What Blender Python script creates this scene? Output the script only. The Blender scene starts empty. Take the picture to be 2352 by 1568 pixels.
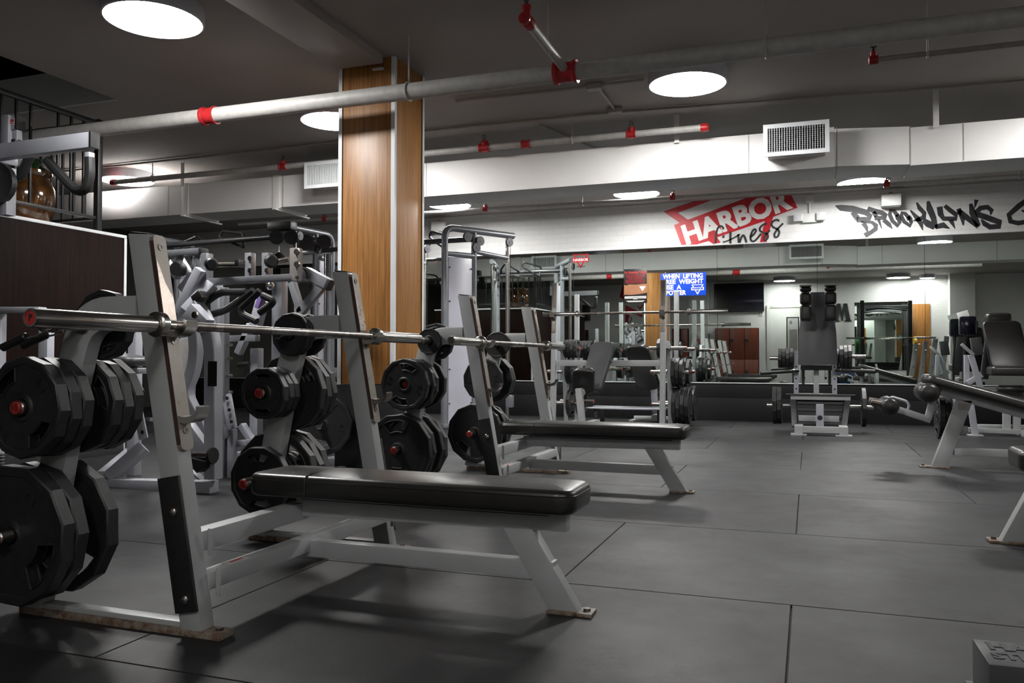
import bpy, bmesh, math, random
from mathutils import Vector, Matrix, Euler, noise
from mathutils.geometry import tessellate_polygon
S = bpy.context.scene
C = S.collection
PI = math.pi
# ------------------------------------------------------------------ camera, world, exposure
CAM_H = 0.84
F_PX, YAW, PITCH, ROLL = 1890.0, math.radians(19.8), math.radians(1.267), math.radians(0.06)
cam_d = bpy.data.cameras.new('camera'); cam = bpy.data.objects.new('camera', cam_d); C.objects.link(cam)
cam_d.sensor_width = 36.0; cam_d.sensor_fit = 'HORIZONTAL'; cam_d.lens = 36.0 * F_PX / 2352.0
cam_d.clip_start = 0.02; cam_d.clip_end = 100
_f = Vector((-math.sin(YAW) * math.cos(PITCH), math.cos(YAW) * math.cos(PITCH), math.sin(PITCH)))
_r0 = Vector((math.cos(YAW), math.sin(YAW), 0)); _u0 = _r0.cross(_f)
_r = _r0 * math.cos(ROLL) + _u0 * math.sin(ROLL); _u = -_r0 * math.sin(ROLL) + _u0 * math.cos(ROLL)
cam.matrix_world = Matrix(((_r.x, _u.x, -_f.x, 0), (_r.y, _u.y, -_f.y, 0), (_r.z, _u.z, -_f.z, CAM_H), (0, 0, 0, 1)))
S.camera = cam
S.view_settings.view_transform = 'Standard'; S.view_settings.look = 'None'
S.view_settings.gamma = 1.0; S.view_settings.use_curve_mapping = False
S.view_settings.exposure = 0.0
world = bpy.data.worlds.new('world'); S.world = world; world.use_nodes = True
world.node_tree.nodes['Background'].inputs[0].default_value = (0.8, 0.85, 1.0, 1)
world.node_tree.nodes['Background'].inputs[1].default_value = 0.012
LAMP_E = 108.0
LAMPS = [  # x, y, label of the round ceiling lamps
    (-3.83, 4.03, 'large round ceiling lamp at the top left of the room, nearest to the stair railing'),
    (-0.86, 6.36, 'round ceiling lamp right of the wood column, just behind the big white pipe'),
    (-3.95, 6.30, 'round ceiling lamp partly hidden by the left edge of the wood column'),
    (-4.62, 10.30, 'round ceiling lamp over the mirror wall, just right of the wood column'),
    (-2.05, 10.38, 'round ceiling lamp over the mirror wall, left of the red painted logo'),
    (0.63, 10.62, 'round ceiling lamp over the mirror wall, above the black graffiti lettering'),
    (2.20, 6.40, 'round ceiling lamp seen only in the mirror, right of the duct vent'),
    (-0.62, -1.15, 'round ceiling lamp seen in the mirror above the black screen'),
    (2.30, -1.20, 'round ceiling lamp seen in the mirror near the corner pilaster'),
    (3.05, -1.60, 'smaller looking round lamp in the mirror at the far right corner'),
    (-7.6, 7.6, 'round ceiling lamp behind the potted plant and the stair railing'),
]

def at(px, py, Y):
    "world point seen at photo position (px, py) on the plane y = Y"
    d = _r * ((px - 1176) / F_PX) + _u * ((784 - py) / F_PX) + _f
    return Vector((0, 0, CAM_H)) + d * (Y / d.y)
def atx(px, py, X):
    d = _r * ((px - 1176) / F_PX) + _u * ((784 - py) / F_PX) + _f
    return Vector((0, 0, CAM_H)) + d * (X / d.x)
def atz(px, py, Z):
    d = _r * ((px - 1176) / F_PX) + _u * ((784 - py) / F_PX) + _f
    return Vector((0, 0, CAM_H)) + d * ((Z - CAM_H) / d.z)

# ------------------------------------------------------------------ materials
MATS = {}
def mat(name, col, rough=0.5, metal=0.0, nscale=0, ncol=None, namt=0.5, bump=0, bscale=40, rvar=0, spec=0.5, coat=0, emit=None, estr=0):
    m = bpy.data.materials.new(name); m.use_nodes = True; nt = m.node_tree; N = nt.nodes; L = nt.links
    b = N['Principled BSDF']
    b.inputs['Base Color'].default_value = (*col, 1); b.inputs['Roughness'].default_value = rough
    b.inputs['Metallic'].default_value = metal; b.inputs['Specular IOR Level'].default_value = spec
    if coat: b.inputs['Coat Weight'].default_value = coat; b.inputs['Coat Roughness'].default_value = 0.1
    tc = N.new('ShaderNodeTexCoord')
    if nscale:
        n = N.new('ShaderNodeTexNoise'); n.inputs['Scale'].default_value = nscale; n.inputs['Detail'].default_value = 6
        L.new(tc.outputs['Object'], n.inputs['Vector'])
        r = N.new('ShaderNodeValToRGB'); r.color_ramp.elements[0].position = 0.5 - namt * 0.4; r.color_ramp.elements[1].position = 0.5 + namt * 0.4
        r.color_ramp.elements[0].color = (*(ncol or [c * 0.6 for c in col]), 1); r.color_ramp.elements[1].color = (*col, 1)
        L.new(n.outputs['Fac'], r.inputs['Fac']); L.new(r.outputs['Color'], b.inputs['Base Color'])
        if rvar:
            mr = N.new('ShaderNodeMapRange'); mr.inputs['To Min'].default_value = rough - rvar; mr.inputs['To Max'].default_value = rough + rvar
            L.new(n.outputs['Fac'], mr.inputs['Value']); L.new(mr.outputs['Result'], b.inputs['Roughness'])
    if bump:
        n2 = N.new('ShaderNodeTexNoise'); n2.inputs['Scale'].default_value = bscale; n2.inputs['Detail'].default_value = 4
        L.new(tc.outputs['Object'], n2.inputs['Vector'])
        bp = N.new('ShaderNodeBump'); bp.inputs['Strength'].default_value = bump; bp.inputs['Distance'].default_value = 0.003
        L.new(n2.outputs['Fac'], bp.inputs['Height']); L.new(bp.outputs['Normal'], b.inputs['Normal'])
    if emit:
        b.inputs['Emission Color'].default_value = (*emit, 1); b.inputs['Emission Strength'].default_value = estr
    MATS[name] = m; return m

mat('frame_grey', (0.40, 0.415, 0.418), 0.40, 0.1, 9, (0.355, 0.368, 0.37), 0.6, 0.05, 300, spec=0.4)
mat('frame_white', (0.40, 0.41, 0.45), 0.40, 0.05, 7, (0.34, 0.35, 0.39), 0.6, 0.05, 300, spec=0.4)
mat('frame_silver', (0.27, 0.28, 0.305), 0.36, 0.35, 9, (0.22, 0.23, 0.25), 0.6)
mat('frame_dark', (0.06, 0.06, 0.066), 0.4, 0.2, 9, (0.045, 0.045, 0.05))
mat('chrome', (0.62, 0.60, 0.57), 0.20, 1.0, 25, (0.48, 0.46, 0.43), 0.6, rvar=0.06)
mat('steel_bar', (0.46, 0.44, 0.41), 0.27, 1.0, 14, (0.32, 0.30, 0.28), 0.6, rvar=0.08)
mat('steel_dark', (0.25, 0.23, 0.21), 0.35, 1.0, 14, (0.14, 0.12, 0.11), 0.6)
mat('iron_plate', (0.018, 0.018, 0.019), 0.48, 0.0, 30, (0.010, 0.010, 0.011), 0.6, 0.25, 160, spec=0.5)
mat('rubber_black', (0.012, 0.012, 0.013), 0.6, 0, 40, (0.007, 0.007, 0.007), 0.5, 0.1, 200)
mat('grip_black', (0.015, 0.015, 0.016), 0.45, 0, 40, (0.010, 0.010, 0.010))
mat('vinyl_black', (0.018, 0.017, 0.016), 0.33, 0, 14, (0.015, 0.014, 0.014), 0.6, 0.12, 90, rvar=0.06, spec=0.6)
mat('vinyl_grey', (0.060, 0.061, 0.064), 0.42, 0, 20, (0.050, 0.051, 0.054), 0.6, 0.08, 90)
mat('red_plastic', (0.42, 0.035, 0.03), 0.5, 0, 60, (0.28, 0.02, 0.02), 0.6)
mat('red_paint', (0.50, 0.022, 0.025), 0.38, 0, 25, (0.30, 0.012, 0.015), 0.6)
mat('pipe_white', (0.50, 0.49, 0.47), 0.5, 0, 18, (0.40, 0.385, 0.365), 0.5, 0.08, 120)
mat('conduit', (0.36, 0.34, 0.32), 0.5, 0, 18, (0.29, 0.27, 0.26), 0.5)
mat('duct_white', (0.80, 0.79, 0.78), 0.5, 0, 3, (0.75, 0.74, 0.73), 0.5)
mat('trim_white', (0.70, 0.72, 0.74), 0.4, 0, 6, (0.62, 0.64, 0.66))
mat('dark_gap', (0.006, 0.006, 0.006), 0.8, 0, 10, (0.004, 0.004, 0.004))
mat('paint_black', (0.012, 0.012, 0.014), 0.42, 0, 20, (0.007, 0.007, 0.008))
mat('ink_black', (0.012, 0.012, 0.016), 0.55, 0, 12, (0.03, 0.03, 0.034), 0.4)
mat('ink_white', (0.82, 0.82, 0.80), 0.5, 0, 12, (0.75, 0.75, 0.73))
mat('ink_red', (0.55, 0.010, 0.020), 0.45, 0, 12, (0.42, 0.008, 0.015))
mat('sign_blue', (0.006, 0.07, 0.62), 0.35, 0, 6, (0.006, 0.06, 0.55))
mat('plastic_white', (0.72, 0.72, 0.70), 0.45, 0, 8, (0.64, 0.64, 0.62))
mat('sticker_white', (0.68, 0.66, 0.64), 0.5, 0, 30, (0.58, 0.55, 0.53))
mat('lamp_glow', (0.9, 0.9, 0.9), 0.5, 0, 4, (0.88, 0.88, 0.88), emit=(1.0, 0.985, 0.96), estr=LAMP_E)
mat('lamp_glow_soft', (0.9, 0.9, 0.9), 0.5, 0, 4, (0.88, 0.88, 0.88), emit=(1.0, 0.985, 0.96), estr=LAMP_E * 0.55)
mat('lamp_rim', (0.55, 0.56, 0.60), 0.45, 0, 6, (0.50, 0.51, 0.55))
mat('led_green', (0.05, 0.6, 0.2), 0.4, 0, 6, (0.05, 0.6, 0.2), emit=(0.1, 1.0, 0.35), estr=2.0)
mat('ceramic', (0.12, 0.045, 0.008), 0.10, 0, 9, (0.010, 0.006, 0.004), 0.5, 0.5, 9, spec=0.8, coat=0.6)
mat('leaf', (0.03, 0.08, 0.02), 0.45, 0, 12, (0.015, 0.04, 0.012))
mat('soil', (0.03, 0.02, 0.012), 0.9, 0, 40, (0.015, 0.010, 0.008))
mat('glass_dark', (0.004, 0.004, 0.008), 0.12, 0, 5, (0.006, 0.005, 0.012))
mat('poster_dark', (0.02, 0.018, 0.018), 0.35, 0, 5, (0.012, 0.010, 0.010))
mat('skin_print', (0.42, 0.20, 0.10), 0.4, 0, 3, (0.20, 0.08, 0.04), 0.7)
mat('poster_blue', (0.10, 0.38, 0.58), 0.4, 0, 9, (0.25, 0.55, 0.70), 0.6)
mat('green_plate', (0.02, 0.20, 0.03), 0.5, 0, 9, (0.015, 0.14, 0.02))
mat('yellow_plate', (0.55, 0.36, 0.02), 0.5, 0, 9, (0.45, 0.28, 0.02))
mat('blue_ball', (0.02, 0.06, 0.14), 0.4, 0, 9, (0.015, 0.045, 0.10))
mat('door_paint', (0.62, 0.63, 0.60), 0.45, 0, 4, (0.57, 0.58, 0.55))
mat('rust_brown', (0.075, 0.045, 0.036), 0.55, 0.1, 30, (0.045, 0.026, 0.02), 0.6)
mat('bare_steel', (0.50, 0.46, 0.42), 0.30, 1.0, 60, (0.22, 0.16, 0.13), 0.7, rvar=0.1)
mat('plate_taupe', (0.20, 0.19, 0.18), 0.45, 0.1, 9, (0.17, 0.16, 0.155))
mat('purple_sticker', (0.10, 0.07, 0.32), 0.4, 0, 60, (0.30, 0.22, 0.45), 0.7)

def special(name, build):
    m = bpy.data.materials.new(name); m.use_nodes = True; nt = m.node_tree
    build(nt, nt.nodes, nt.links, nt.nodes['Principled BSDF']); MATS[name] = m
def _ramp(N, stops):
    r = N.new('ShaderNodeValToRGB'); e = r.color_ramp.elements
    while len(e) < len(stops): e.new(0.5)
    for k, (p, c) in enumerate(stops): e[k].position = p; e[k].color = (*c, 1)
    return r
def _wood(dark, light, scale=(60, 60, 1.6), rough=0.38, spec=0.5):
    def f(nt, N, L, b):
        tc = N.new('ShaderNodeTexCoord'); mp = N.new('ShaderNodeMapping'); mp.inputs['Scale'].default_value = scale
        L.new(tc.outputs['Object'], mp.inputs['Vector'])
        n = N.new('ShaderNodeTexNoise'); n.inputs['Scale'].default_value = 1.6; n.inputs['Detail'].default_value = 7; n.inputs['Roughness'].default_value = 0.65
        L.new(mp.outputs['Vector'], n.inputs['Vector'])
        r = _ramp(N, [(0.34, dark), (0.62, light)]); L.new(n.outputs['Fac'], r.inputs['Fac'])
        L.new(r.outputs['Color'], b.inputs['Base Color']); b.inputs['Roughness'].default_value = rough; b.inputs['Specular IOR Level'].default_value = spec
    return f
special('wood_oak', _wood((0.20, 0.080, 0.018), (0.40, 0.185, 0.052)))
special('wood_dark', _wood((0.006, 0.0032, 0.0028), (0.014, 0.0068, 0.0052), (30, 30, 1.2), 0.5, 0.05))
special('wood_locker', _wood((0.12, 0.022, 0.008), (0.21, 0.045, 0.016), (40, 40, 1.4), 0.4))

def _worn(nt, N, L, b):   # hook plate: chipped cream paint over brown rust and bare steel
    tc = N.new('ShaderNodeTexCoord')
    n = N.new('ShaderNodeTexNoise'); n.inputs['Scale'].default_value = 22; n.inputs['Detail'].default_value = 9; n.inputs['Roughness'].default_value = 0.7
    L.new(tc.outputs['Object'], n.inputs['Vector'])
    r = _ramp(N, [(0.22, (0.05, 0.03, 0.02)), (0.33, (0.20, 0.14, 0.10)), (0.40, (0.30, 0.27, 0.235)), (0.8, (0.34, 0.32, 0.295))])
    L.new(n.outputs['Fac'], r.inputs['Fac']); L.new(r.outputs['Color'], b.inputs['Base Color'])
    b.inputs['Roughness'].default_value = 0.38; b.inputs['Metallic'].default_value = 0.35
special('worn_plate', _worn)
def _rusty(nt, N, L, b):
    tc = N.new('ShaderNodeTexCoord')
    n = N.new('ShaderNodeTexNoise'); n.inputs['Scale'].default_value = 30; n.inputs['Detail'].default_value = 9; n.inputs['Roughness'].default_value = 0.75
    L.new(tc.outputs['Object'], n.inputs['Vector'])
    r = _ramp(N, [(0.32, (0.05, 0.022, 0.012)), (0.43, (0.13, 0.075, 0.045)), (0.56, (0.23, 0.20, 0.165)), (0.8, (0.27, 0.25, 0.22))])
    L.new(n.outputs['Fac'], r.inputs['Fac']); L.new(r.outputs['Color'], b.inputs['Base Color'])
    b.inputs['Roughness'].default_value = 0.5
special('rusty_foot', _rusty)
def _floor(nt, N, L, b):   # black rubber mats with grey flecks and worn, shinier patches
    tc = N.new('ShaderNodeTexCoord')
    sp = N.new('ShaderNodeTexNoise'); sp.inputs['Scale'].default_value = 260; sp.inputs['Detail'].default_value = 3
    L.new(tc.outputs['Object'], sp.inputs['Vector'])
    big = N.new('ShaderNodeTexNoise'); big.inputs['Scale'].default_value = 1.1; big.inputs['Detail'].default_value = 8; big.inputs['Roughness'].default_value = 0.62
    L.new(tc.outputs['Object'], big.inputs['Vector'])
    r = _ramp(N, [(0.35, (0.013, 0.0127, 0.0138)), (0.62, (0.0255, 0.025, 0.0268)), (0.75, (0.040, 0.0395, 0.0415))])
    L.new(sp.outputs['Fac'], r.inputs['Fac'])
    r2 = _ramp(N, [(0.30, (0.50, 0.49, 0.49)), (0.42, (0.9, 0.9, 0.9)), (0.65, (1.15, 1.15, 1.15))])
    L.new(big.outputs['Fac'], r2.inputs['Fac'])
    mx = N.new('ShaderNodeMix'); mx.data_type = 'RGBA'; mx.blend_type = 'MULTIPLY'; mx.inputs['Factor'].default_value = 1
    L.new(r.outputs['Color'], mx.inputs[6]); L.new(r2.outputs['Color'], mx.inputs[7])
    ms = N.new('ShaderNodeTexNoise'); ms.inputs['Scale'].default_value = 0.9; ms.inputs['Detail'].default_value = 3; ms.inputs['Distortion'].default_value = 0.6
    L.new(tc.outputs['Object'], ms.inputs['Vector'])
    fs = N.new('ShaderNodeTexNoise'); fs.inputs['Scale'].default_value = 28; fs.inputs['Detail'].default_value = 8; fs.inputs['Roughness'].default_value = 0.75
    L.new(tc.outputs['Object'], fs.inputs['Vector'])
    sm = N.new('ShaderNodeMath'); sm.operation = 'MULTIPLY_ADD'; sm.inputs[1].default_value = 2.2; L.new(ms.outputs['Fac'], sm.inputs[0]); L.new(fs.outputs['Fac'], sm.inputs[2])
    r3 = _ramp(N, [(0.0, (1, 1, 1)), (0.905, (1, 1, 1)), (0.97, (0.42, 0.40, 0.40))]); sc_ = N.new('ShaderNodeMath'); sc_.operation = 'MULTIPLY'; sc_.inputs[1].default_value = 0.5
    L.new(sm.outputs[0], sc_.inputs[0]); L.new(sc_.outputs[0], r3.inputs['Fac'])
    mx0 = N.new('ShaderNodeMix'); mx0.data_type = 'RGBA'; mx0.blend_type = 'MULTIPLY'; mx0.inputs['Factor'].default_value = 1
    L.new(mx.outputs[2], mx0.inputs[6]); L.new(r3.outputs['Color'], mx0.inputs[7]); mx = mx0
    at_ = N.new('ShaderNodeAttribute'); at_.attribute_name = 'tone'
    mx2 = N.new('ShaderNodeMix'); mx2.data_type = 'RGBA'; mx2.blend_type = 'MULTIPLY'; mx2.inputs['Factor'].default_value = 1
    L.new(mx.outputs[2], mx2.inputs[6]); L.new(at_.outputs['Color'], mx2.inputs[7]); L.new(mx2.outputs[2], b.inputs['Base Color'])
    mr = N.new('ShaderNodeMapRange'); mr.inputs['From Min'].default_value = 0.3; mr.inputs['From Max'].default_value = 0.7
    mr.inputs['To Min'].default_value = 0.60; mr.inputs['To Max'].default_value = 0.40
    L.new(big.outputs['Fac'], mr.inputs['Value']); L.new(mr.outputs['Result'], b.inputs['Roughness'])
    bp = N.new('ShaderNodeBump'); bp.inputs['Strength'].default_value = 0.25; bp.inputs['Distance'].default_value = 0.002
    L.new(sp.outputs['Fac'], bp.inputs['Height']); L.new(bp.outputs['Normal'], b.inputs['Normal'])
special('floor_rubber', _floor)
MATS['floor_rubber'].node_tree.nodes['Principled BSDF'].inputs['Specular IOR Level'].default_value = 0.33
def _brick(nt, N, L, b):
    tc = N.new('ShaderNodeTexCoord'); sx = N.new('ShaderNodeSeparateXYZ'); L.new(tc.outputs['Object'], sx.inputs[0])
    ad = N.new('ShaderNodeMath'); ad.operation = 'ADD'; L.new(sx.outputs['X'], ad.inputs[0]); L.new(sx.outputs['Y'], ad.inputs[1])
    cb = N.new('ShaderNodeCombineXYZ'); L.new(ad.outputs[0], cb.inputs['X']); L.new(sx.outputs['Z'], cb.inputs['Y'])
    br = N.new('ShaderNodeTexBrick'); br.inputs['Scale'].default_value = 1.0
    br.inputs['Brick Width'].default_value = 0.21; br.inputs['Row Height'].default_value = 0.075; br.inputs['Mortar Size'].default_value = 0.006
    br.inputs['Color1'].default_value = (0.66, 0.66, 0.65, 1); br.inputs['Color2'].default_value = (0.64, 0.64, 0.63, 1); br.inputs['Mortar'].default_value = (0.60, 0.60, 0.59, 1)
    L.new(cb.outputs[0], br.inputs['Vector']); L.new(br.outputs['Color'], b.inputs['Base Color'])
    bp = N.new('ShaderNodeBump'); bp.inputs['Strength'].default_value = 0.35; bp.inputs['Distance'].default_value = 0.004; bp.invert = True
    L.new(br.outputs['Fac'], bp.inputs['Height'])
    n = N.new('ShaderNodeTexNoise'); n.inputs['Scale'].default_value = 30; L.new(tc.outputs['Object'], n.inputs['Vector'])
    bp2 = N.new('ShaderNodeBump'); bp2.inputs['Strength'].default_value = 0.3; bp2.inputs['Distance'].default_value = 0.004
    L.new(n.outputs['Fac'], bp2.inputs['Height']); L.new(bp.outputs['Normal'], bp2.inputs['Normal']); L.new(bp2.outputs['Normal'], b.inputs['Normal'])
    b.inputs['Roughness'].default_value = 0.55
special('brick_white', _brick)
mat('ceiling_paint', (0.33, 0.302, 0.285), 0.7, 0, 1.2, (0.285, 0.26, 0.245), 0.6, 0.1, 60)
mat('wall_paint', (0.55, 0.55, 0.53), 0.6, 0, 2, (0.50, 0.50, 0.48), 0.5)
mat('wainscot', (0.007, 0.007, 0.0075), 0.6, 0, 60, (0.010, 0.010, 0.0105), 0.5, 0.15, 150, spec=0.25)
mat('wall_dark', (0.06, 0.055, 0.05), 0.6, 0, 2, (0.045, 0.04, 0.038), 0.5)
mat('cap_ink', (0.16, 0.012, 0.010), 0.5, 0, 60, (0.13, 0.010, 0.008))
def _mirror(nt, N, L, b):
    b.inputs['Base Color'].default_value = (0.80, 0.86, 0.82, 1); b.inputs['Metallic'].default_value = 1; b.inputs['Roughness'].default_value = 0.0
special('mirror_glass', _mirror)

# ------------------------------------------------------------------ helpers
def V(*a): return Vector(a[0] if len(a) == 1 else a)
def frame(ax, up=(0, 0, 1)):
    a = Vector(ax).normalized(); u = Vector(up)
    if abs(a.dot(u.normalized())) > 0.995: u = Vector((1, 0, 0)) if abs(a.x) < 0.9 else Vector((0, 1, 0))
    s = a.cross(u).normalized(); u = s.cross(a).normalized()
    return a, s, u
def fillet(pts, rad, n=6):
    pts = [Vector(p) for p in pts]; out = [pts[0]]
    for i in range(1, len(pts) - 1):
        a, b, c = pts[i - 1], pts[i], pts[i + 1]
        d = min(rad, (a - b).length * 0.49, (c - b).length * 0.49)
        p, q = b + (a - b).normalized() * d, b + (c - b).normalized() * d
        for k in range(n + 1):
            t = k / n; out.append(p * (1 - t) ** 2 + b * 2 * t * (1 - t) + q * t * t)
    out.append(pts[-1]); return out
class MB:
    def __init__(s): s.b = bmesh.new()
    def _add(s, vs, fs):
        bv = [s.b.verts.new(v) for v in vs]
        for f in fs:
            try: s.b.faces.new([bv[i] for i in f])
            except ValueError: pass
        return bv
    def hexa(s, P, bev=0.0):
        "eight corners: 0-3 bottom ring, 4-7 top ring"
        t = bmesh.new(); v = [t.verts.new(p) for p in P]
        for f in ((3, 2, 1, 0), (4, 5, 6, 7), (0, 1, 5, 4), (1, 2, 6, 5), (2, 3, 7, 6), (3, 0, 4, 7)): t.faces.new([v[i] for i in f])
        bmesh.ops.recalc_face_normals(t, faces=t.faces)
        if bev: bmesh.ops.bevel(t, geom=list(t.edges), offset=bev, segments=2, profile=0.6, affect='EDGES', clamp_overlap=True)
        s.merge(t); return s
    def merge(s, t):
        t.verts.index_update()
        s._add([v.co.copy() for v in t.verts], [[v.index for v in f.verts] for f in t.faces]); t.free()
    def box(s, c, size, bev=0.0, rot=None):
        c = Vector(c); x, y, z = [k / 2 for k in size]; R = rot or Matrix.Identity(3)
        P = [c + R @ Vector(p) for p in ((-x, -y, -z), (x, -y, -z), (x, y, -z), (-x, y, -z), (-x, -y, z), (x, -y, z), (x, y, z), (-x, y, z))]
        return s.hexa(P, bev)
    def b2(s, lo, hi, bev=0.0):
        return s.box([(a + b) / 2 for a, b in zip(lo, hi)], [abs(b - a) for a, b in zip(lo, hi)], bev)
    def beam(s, p0, p1, w, h, up=(0, 0, 1), bev=0.006):
        p0, p1 = Vector(p0), Vector(p1); a, sd, u = frame(p1 - p0, up); sd = sd * w / 2; u = u * h / 2
        return s.hexa([p0 - sd - u, p0 + sd - u, p0 + sd + u, p0 - sd + u, p1 - sd - u, p1 + sd - u, p1 + sd + u, p1 - sd + u], bev)
    def strip(s, pts, w, h, up=(0, 0, 1)):
        "rectangular tube swept along a path; w along the side, h along the in-plane normal"
        pts = [Vector(p) for p in pts]; n = len(pts); rings = []
        for i, p in enumerate(pts):
            d = (pts[min(i + 1, n - 1)] - pts[max(i - 1, 0)]); a = d.normalized(); sd = a.cross(Vector(up))
            sd = sd.normalized() if sd.length > 1e-6 else Vector((1, 0, 0)); sd, nn = sd, Vector(up).normalized()
            k = 1.0
            if 0 < i < n - 1:
                d1 = (pts[i] - pts[i - 1]).normalized(); k = 1 / max(0.5, d1.dot(a))
            q = sd * h / 2 * k; r = nn * w / 2; c = 0.12
            rings.append([p - q * (1 - c) - r, p + q * (1 - c) - r, p + q - r * (1 - c), p + q + r * (1 - c), p + q * (1 - c) + r, p - q * (1 - c) + r, p - q + r * (1 - c), p - q - r * (1 - c)])
        s._loft(rings); return s
    def _loft(s, rings, cap=True, closed=False):
        m = len(rings[0]); vs = [v for r in rings for v in r]; fs = []
        R = len(rings)
        for i in range(R if closed else R - 1):
            j = (i + 1) % R
            for k in range(m): fs.append((i * m + k, i * m + (k + 1) % m, j * m + (k + 1) % m, j * m + k))
        if cap and not closed: fs.append(tuple(range(m))[::-1]); fs.append(tuple((R - 1) * m + k for k in range(m)))
        s._add(vs, fs)
    def tube(s, pts, r, seg=10, fil=0.0, n=5, closed=False):
        pts = [Vector(p) for p in pts]
        if fil: pts = fillet(pts, fil, n)
        a, sd, u = frame(pts[1] - pts[0]); rings = []; N = len(pts)
        for i, p in enumerate(pts):
            if closed: d = pts[(i + 1) % N] - pts[i - 1]
            else: d = pts[min(i + 1, N - 1)] - pts[max(i - 1, 0)]
            d = d.normalized(); u = (u - d * u.dot(d)); u = u.normalized() if u.length > 1e-6 else frame(d)[2]; sd = d.cross(u)
            rr = r[i] if isinstance(r, (list, tuple)) else r
            rings.append([p + (sd * math.cos(t) + u * math.sin(t)) * rr for t in [2 * PI * k / seg for k in range(seg)]])
        s._loft(rings, closed=closed); return s
    def lathe(s, prof, o=(0, 0, 0), axis=(0, 0, 1), seg=24, ph=0.0, up=(0, 0, 1), cap=True):
        a, sd, u = frame(axis, up); o = Vector(o); rings = []
        for r, h in prof:
            rings.append([o + a * h + (sd * math.cos(ph + 2 * PI * k / seg) + u * math.sin(ph + 2 * PI * k / seg)) * max(r, 1e-5) for k in range(seg)])
        s._loft(rings, cap=cap); return s
    def cyl(s, p0, p1, r, seg=14, r2=None, bev=0.0):
        p0, p1 = Vector(p0), Vector(p1); L = (p1 - p0).length; r2 = r if r2 is None else r2
        pr = [(r, 0), (r2, L)] if not bev else [(r - bev, 0), (r, bev), (r2, L - bev), (r2 - bev, L)]
        return s.lathe(pr, p0, p1 - p0, seg)
    def ball(s, c, r, seg=14, sc=(1, 1, 1)):
        rings = []; c = Vector(c)
        for i in range(seg // 2 + 1):
            t = PI * i / (seg // 2) - PI / 2
            rings.append([c + Vector((math.cos(t) * math.cos(2 * PI * k / seg) * r * sc[0], math.cos(t) * math.sin(2 * PI * k / seg) * r * sc[1], math.sin(t) * r * sc[2])) for k in range(seg)])
        s._loft(rings); return s
    def prism(s, poly, d):
        "planar polygon (3-D points) extruded by vector d, may be concave"
        poly = [Vector(p) for p in poly]; d = Vector(d); n = len(poly)
        tri = tessellate_polygon([poly]); fs = [tuple(t) for t in tri] + [tuple(i + n for i in t[::-1]) for t in tri]
        fs += [(i, (i + 1) % n, n + (i + 1) % n, n + i) for i in range(n)]
        s._add(poly + [p + d for p in poly], fs); return s
    def holed(s, loops, d):
        "first loop outer, others holes; extruded by d with side walls"
        loops = [[Vector(p) for p in l] for l in loops]; d = Vector(d); flat = [p for l in loops for p in l]; n = len(flat)
        tri = tessellate_polygon(loops); fs = [tuple(t) for t in tri] + [tuple(i + n for i in t[::-1]) for t in tri]
        k = 0
        for l in loops:
            m = len(l); fs += [(k + i, k + (i + 1) % m, n + k + (i + 1) % m, n + k + i) for i in range(m)]; k += m
        s._add(flat + [p + d for p in flat], fs); return s
    def pad(s, c, L, W, T, X=(1, 0, 0), Y=(0, 1, 0), cr=0.06, er=0.02, dome=0.006, taper=0.0):
        "cushion: length L along X, width W along Y, thickness T along X x Y; rounded corners and edges; c is the centre"
        X = Vector(X).normalized(); Y = Vector(Y).normalized(); Z = X.cross(Y).normalized(); c = Vector(c); q = 6
        def ring(ins, z):
            out = []; a, b = L / 2 - ins, W / 2 - ins; r = max(cr - ins, 0.004)
            for sx, sy, t0 in ((1, 1, 0), (-1, 1, PI / 2), (-1, -1, PI), (1, -1, 1.5 * PI)):
                for k in range(q + 1):
                    t = t0 + PI / 2 * k / q; px = sx * (a - r) + r * math.cos(t); py = sy * (b - r) + r * math.sin(t)
                    out.append(c + X * px + Y * py * (1 - taper * (px / L + 0.5)) + Z * z)
            return out
        rings = [ring(er, -T / 2)]
        for k in range(1, 5): t = PI / 2 * k / 4; rings.append(ring(er * (1 - math.sin(t)), -T / 2 + er * (1 - math.cos(t))))
        for k in range(5): t = PI / 2 * k / 4; rings.append(ring(er * (1 - math.cos(t)), T / 2 - er + er * math.sin(t)))
        rings.append(ring(er + W * 0.12, T / 2 + dome * 0.6)); rings.append(ring(er + W * 0.26, T / 2 + dome)); 
        s._loft(rings); return s
    def text(s, txt, size, o, u, v, depth=0.002, bold=0.0, width=None, align='CENTER', sx=1.0):
        cu = bpy.data.curves.new('t', 'FONT'); cu.body = txt; cu.size = size; cu.align_x = align; cu.align_y = 'CENTER'
        cu.extrude = depth / 2; cu.offset = bold; cu.resolution_u = 3
        ob = bpy.data.objects.new('t', cu); C.objects.link(ob); dg = bpy.context.evaluated_depsgraph_get(); dg.update()
        me = bpy.data.meshes.new_from_object(ob.evaluated_get(dg))
        o, u, v = Vector(o), Vector(u).normalized(), Vector(v).normalized(); n = u.cross(v)
        k = sx
        if width:
            xs = [p.co.x for p in me.vertices]; w0 = max(xs) - min(xs); k = width / w0
        s._add([o + u * p.co.x * k + v * p.co.y + n * p.co.z for p in me.vertices], [tuple(p.vertices) for p in me.polygons])
        bpy.data.objects.remove(ob); bpy.data.curves.remove(cu); bpy.data.meshes.remove(me); return s
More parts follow.
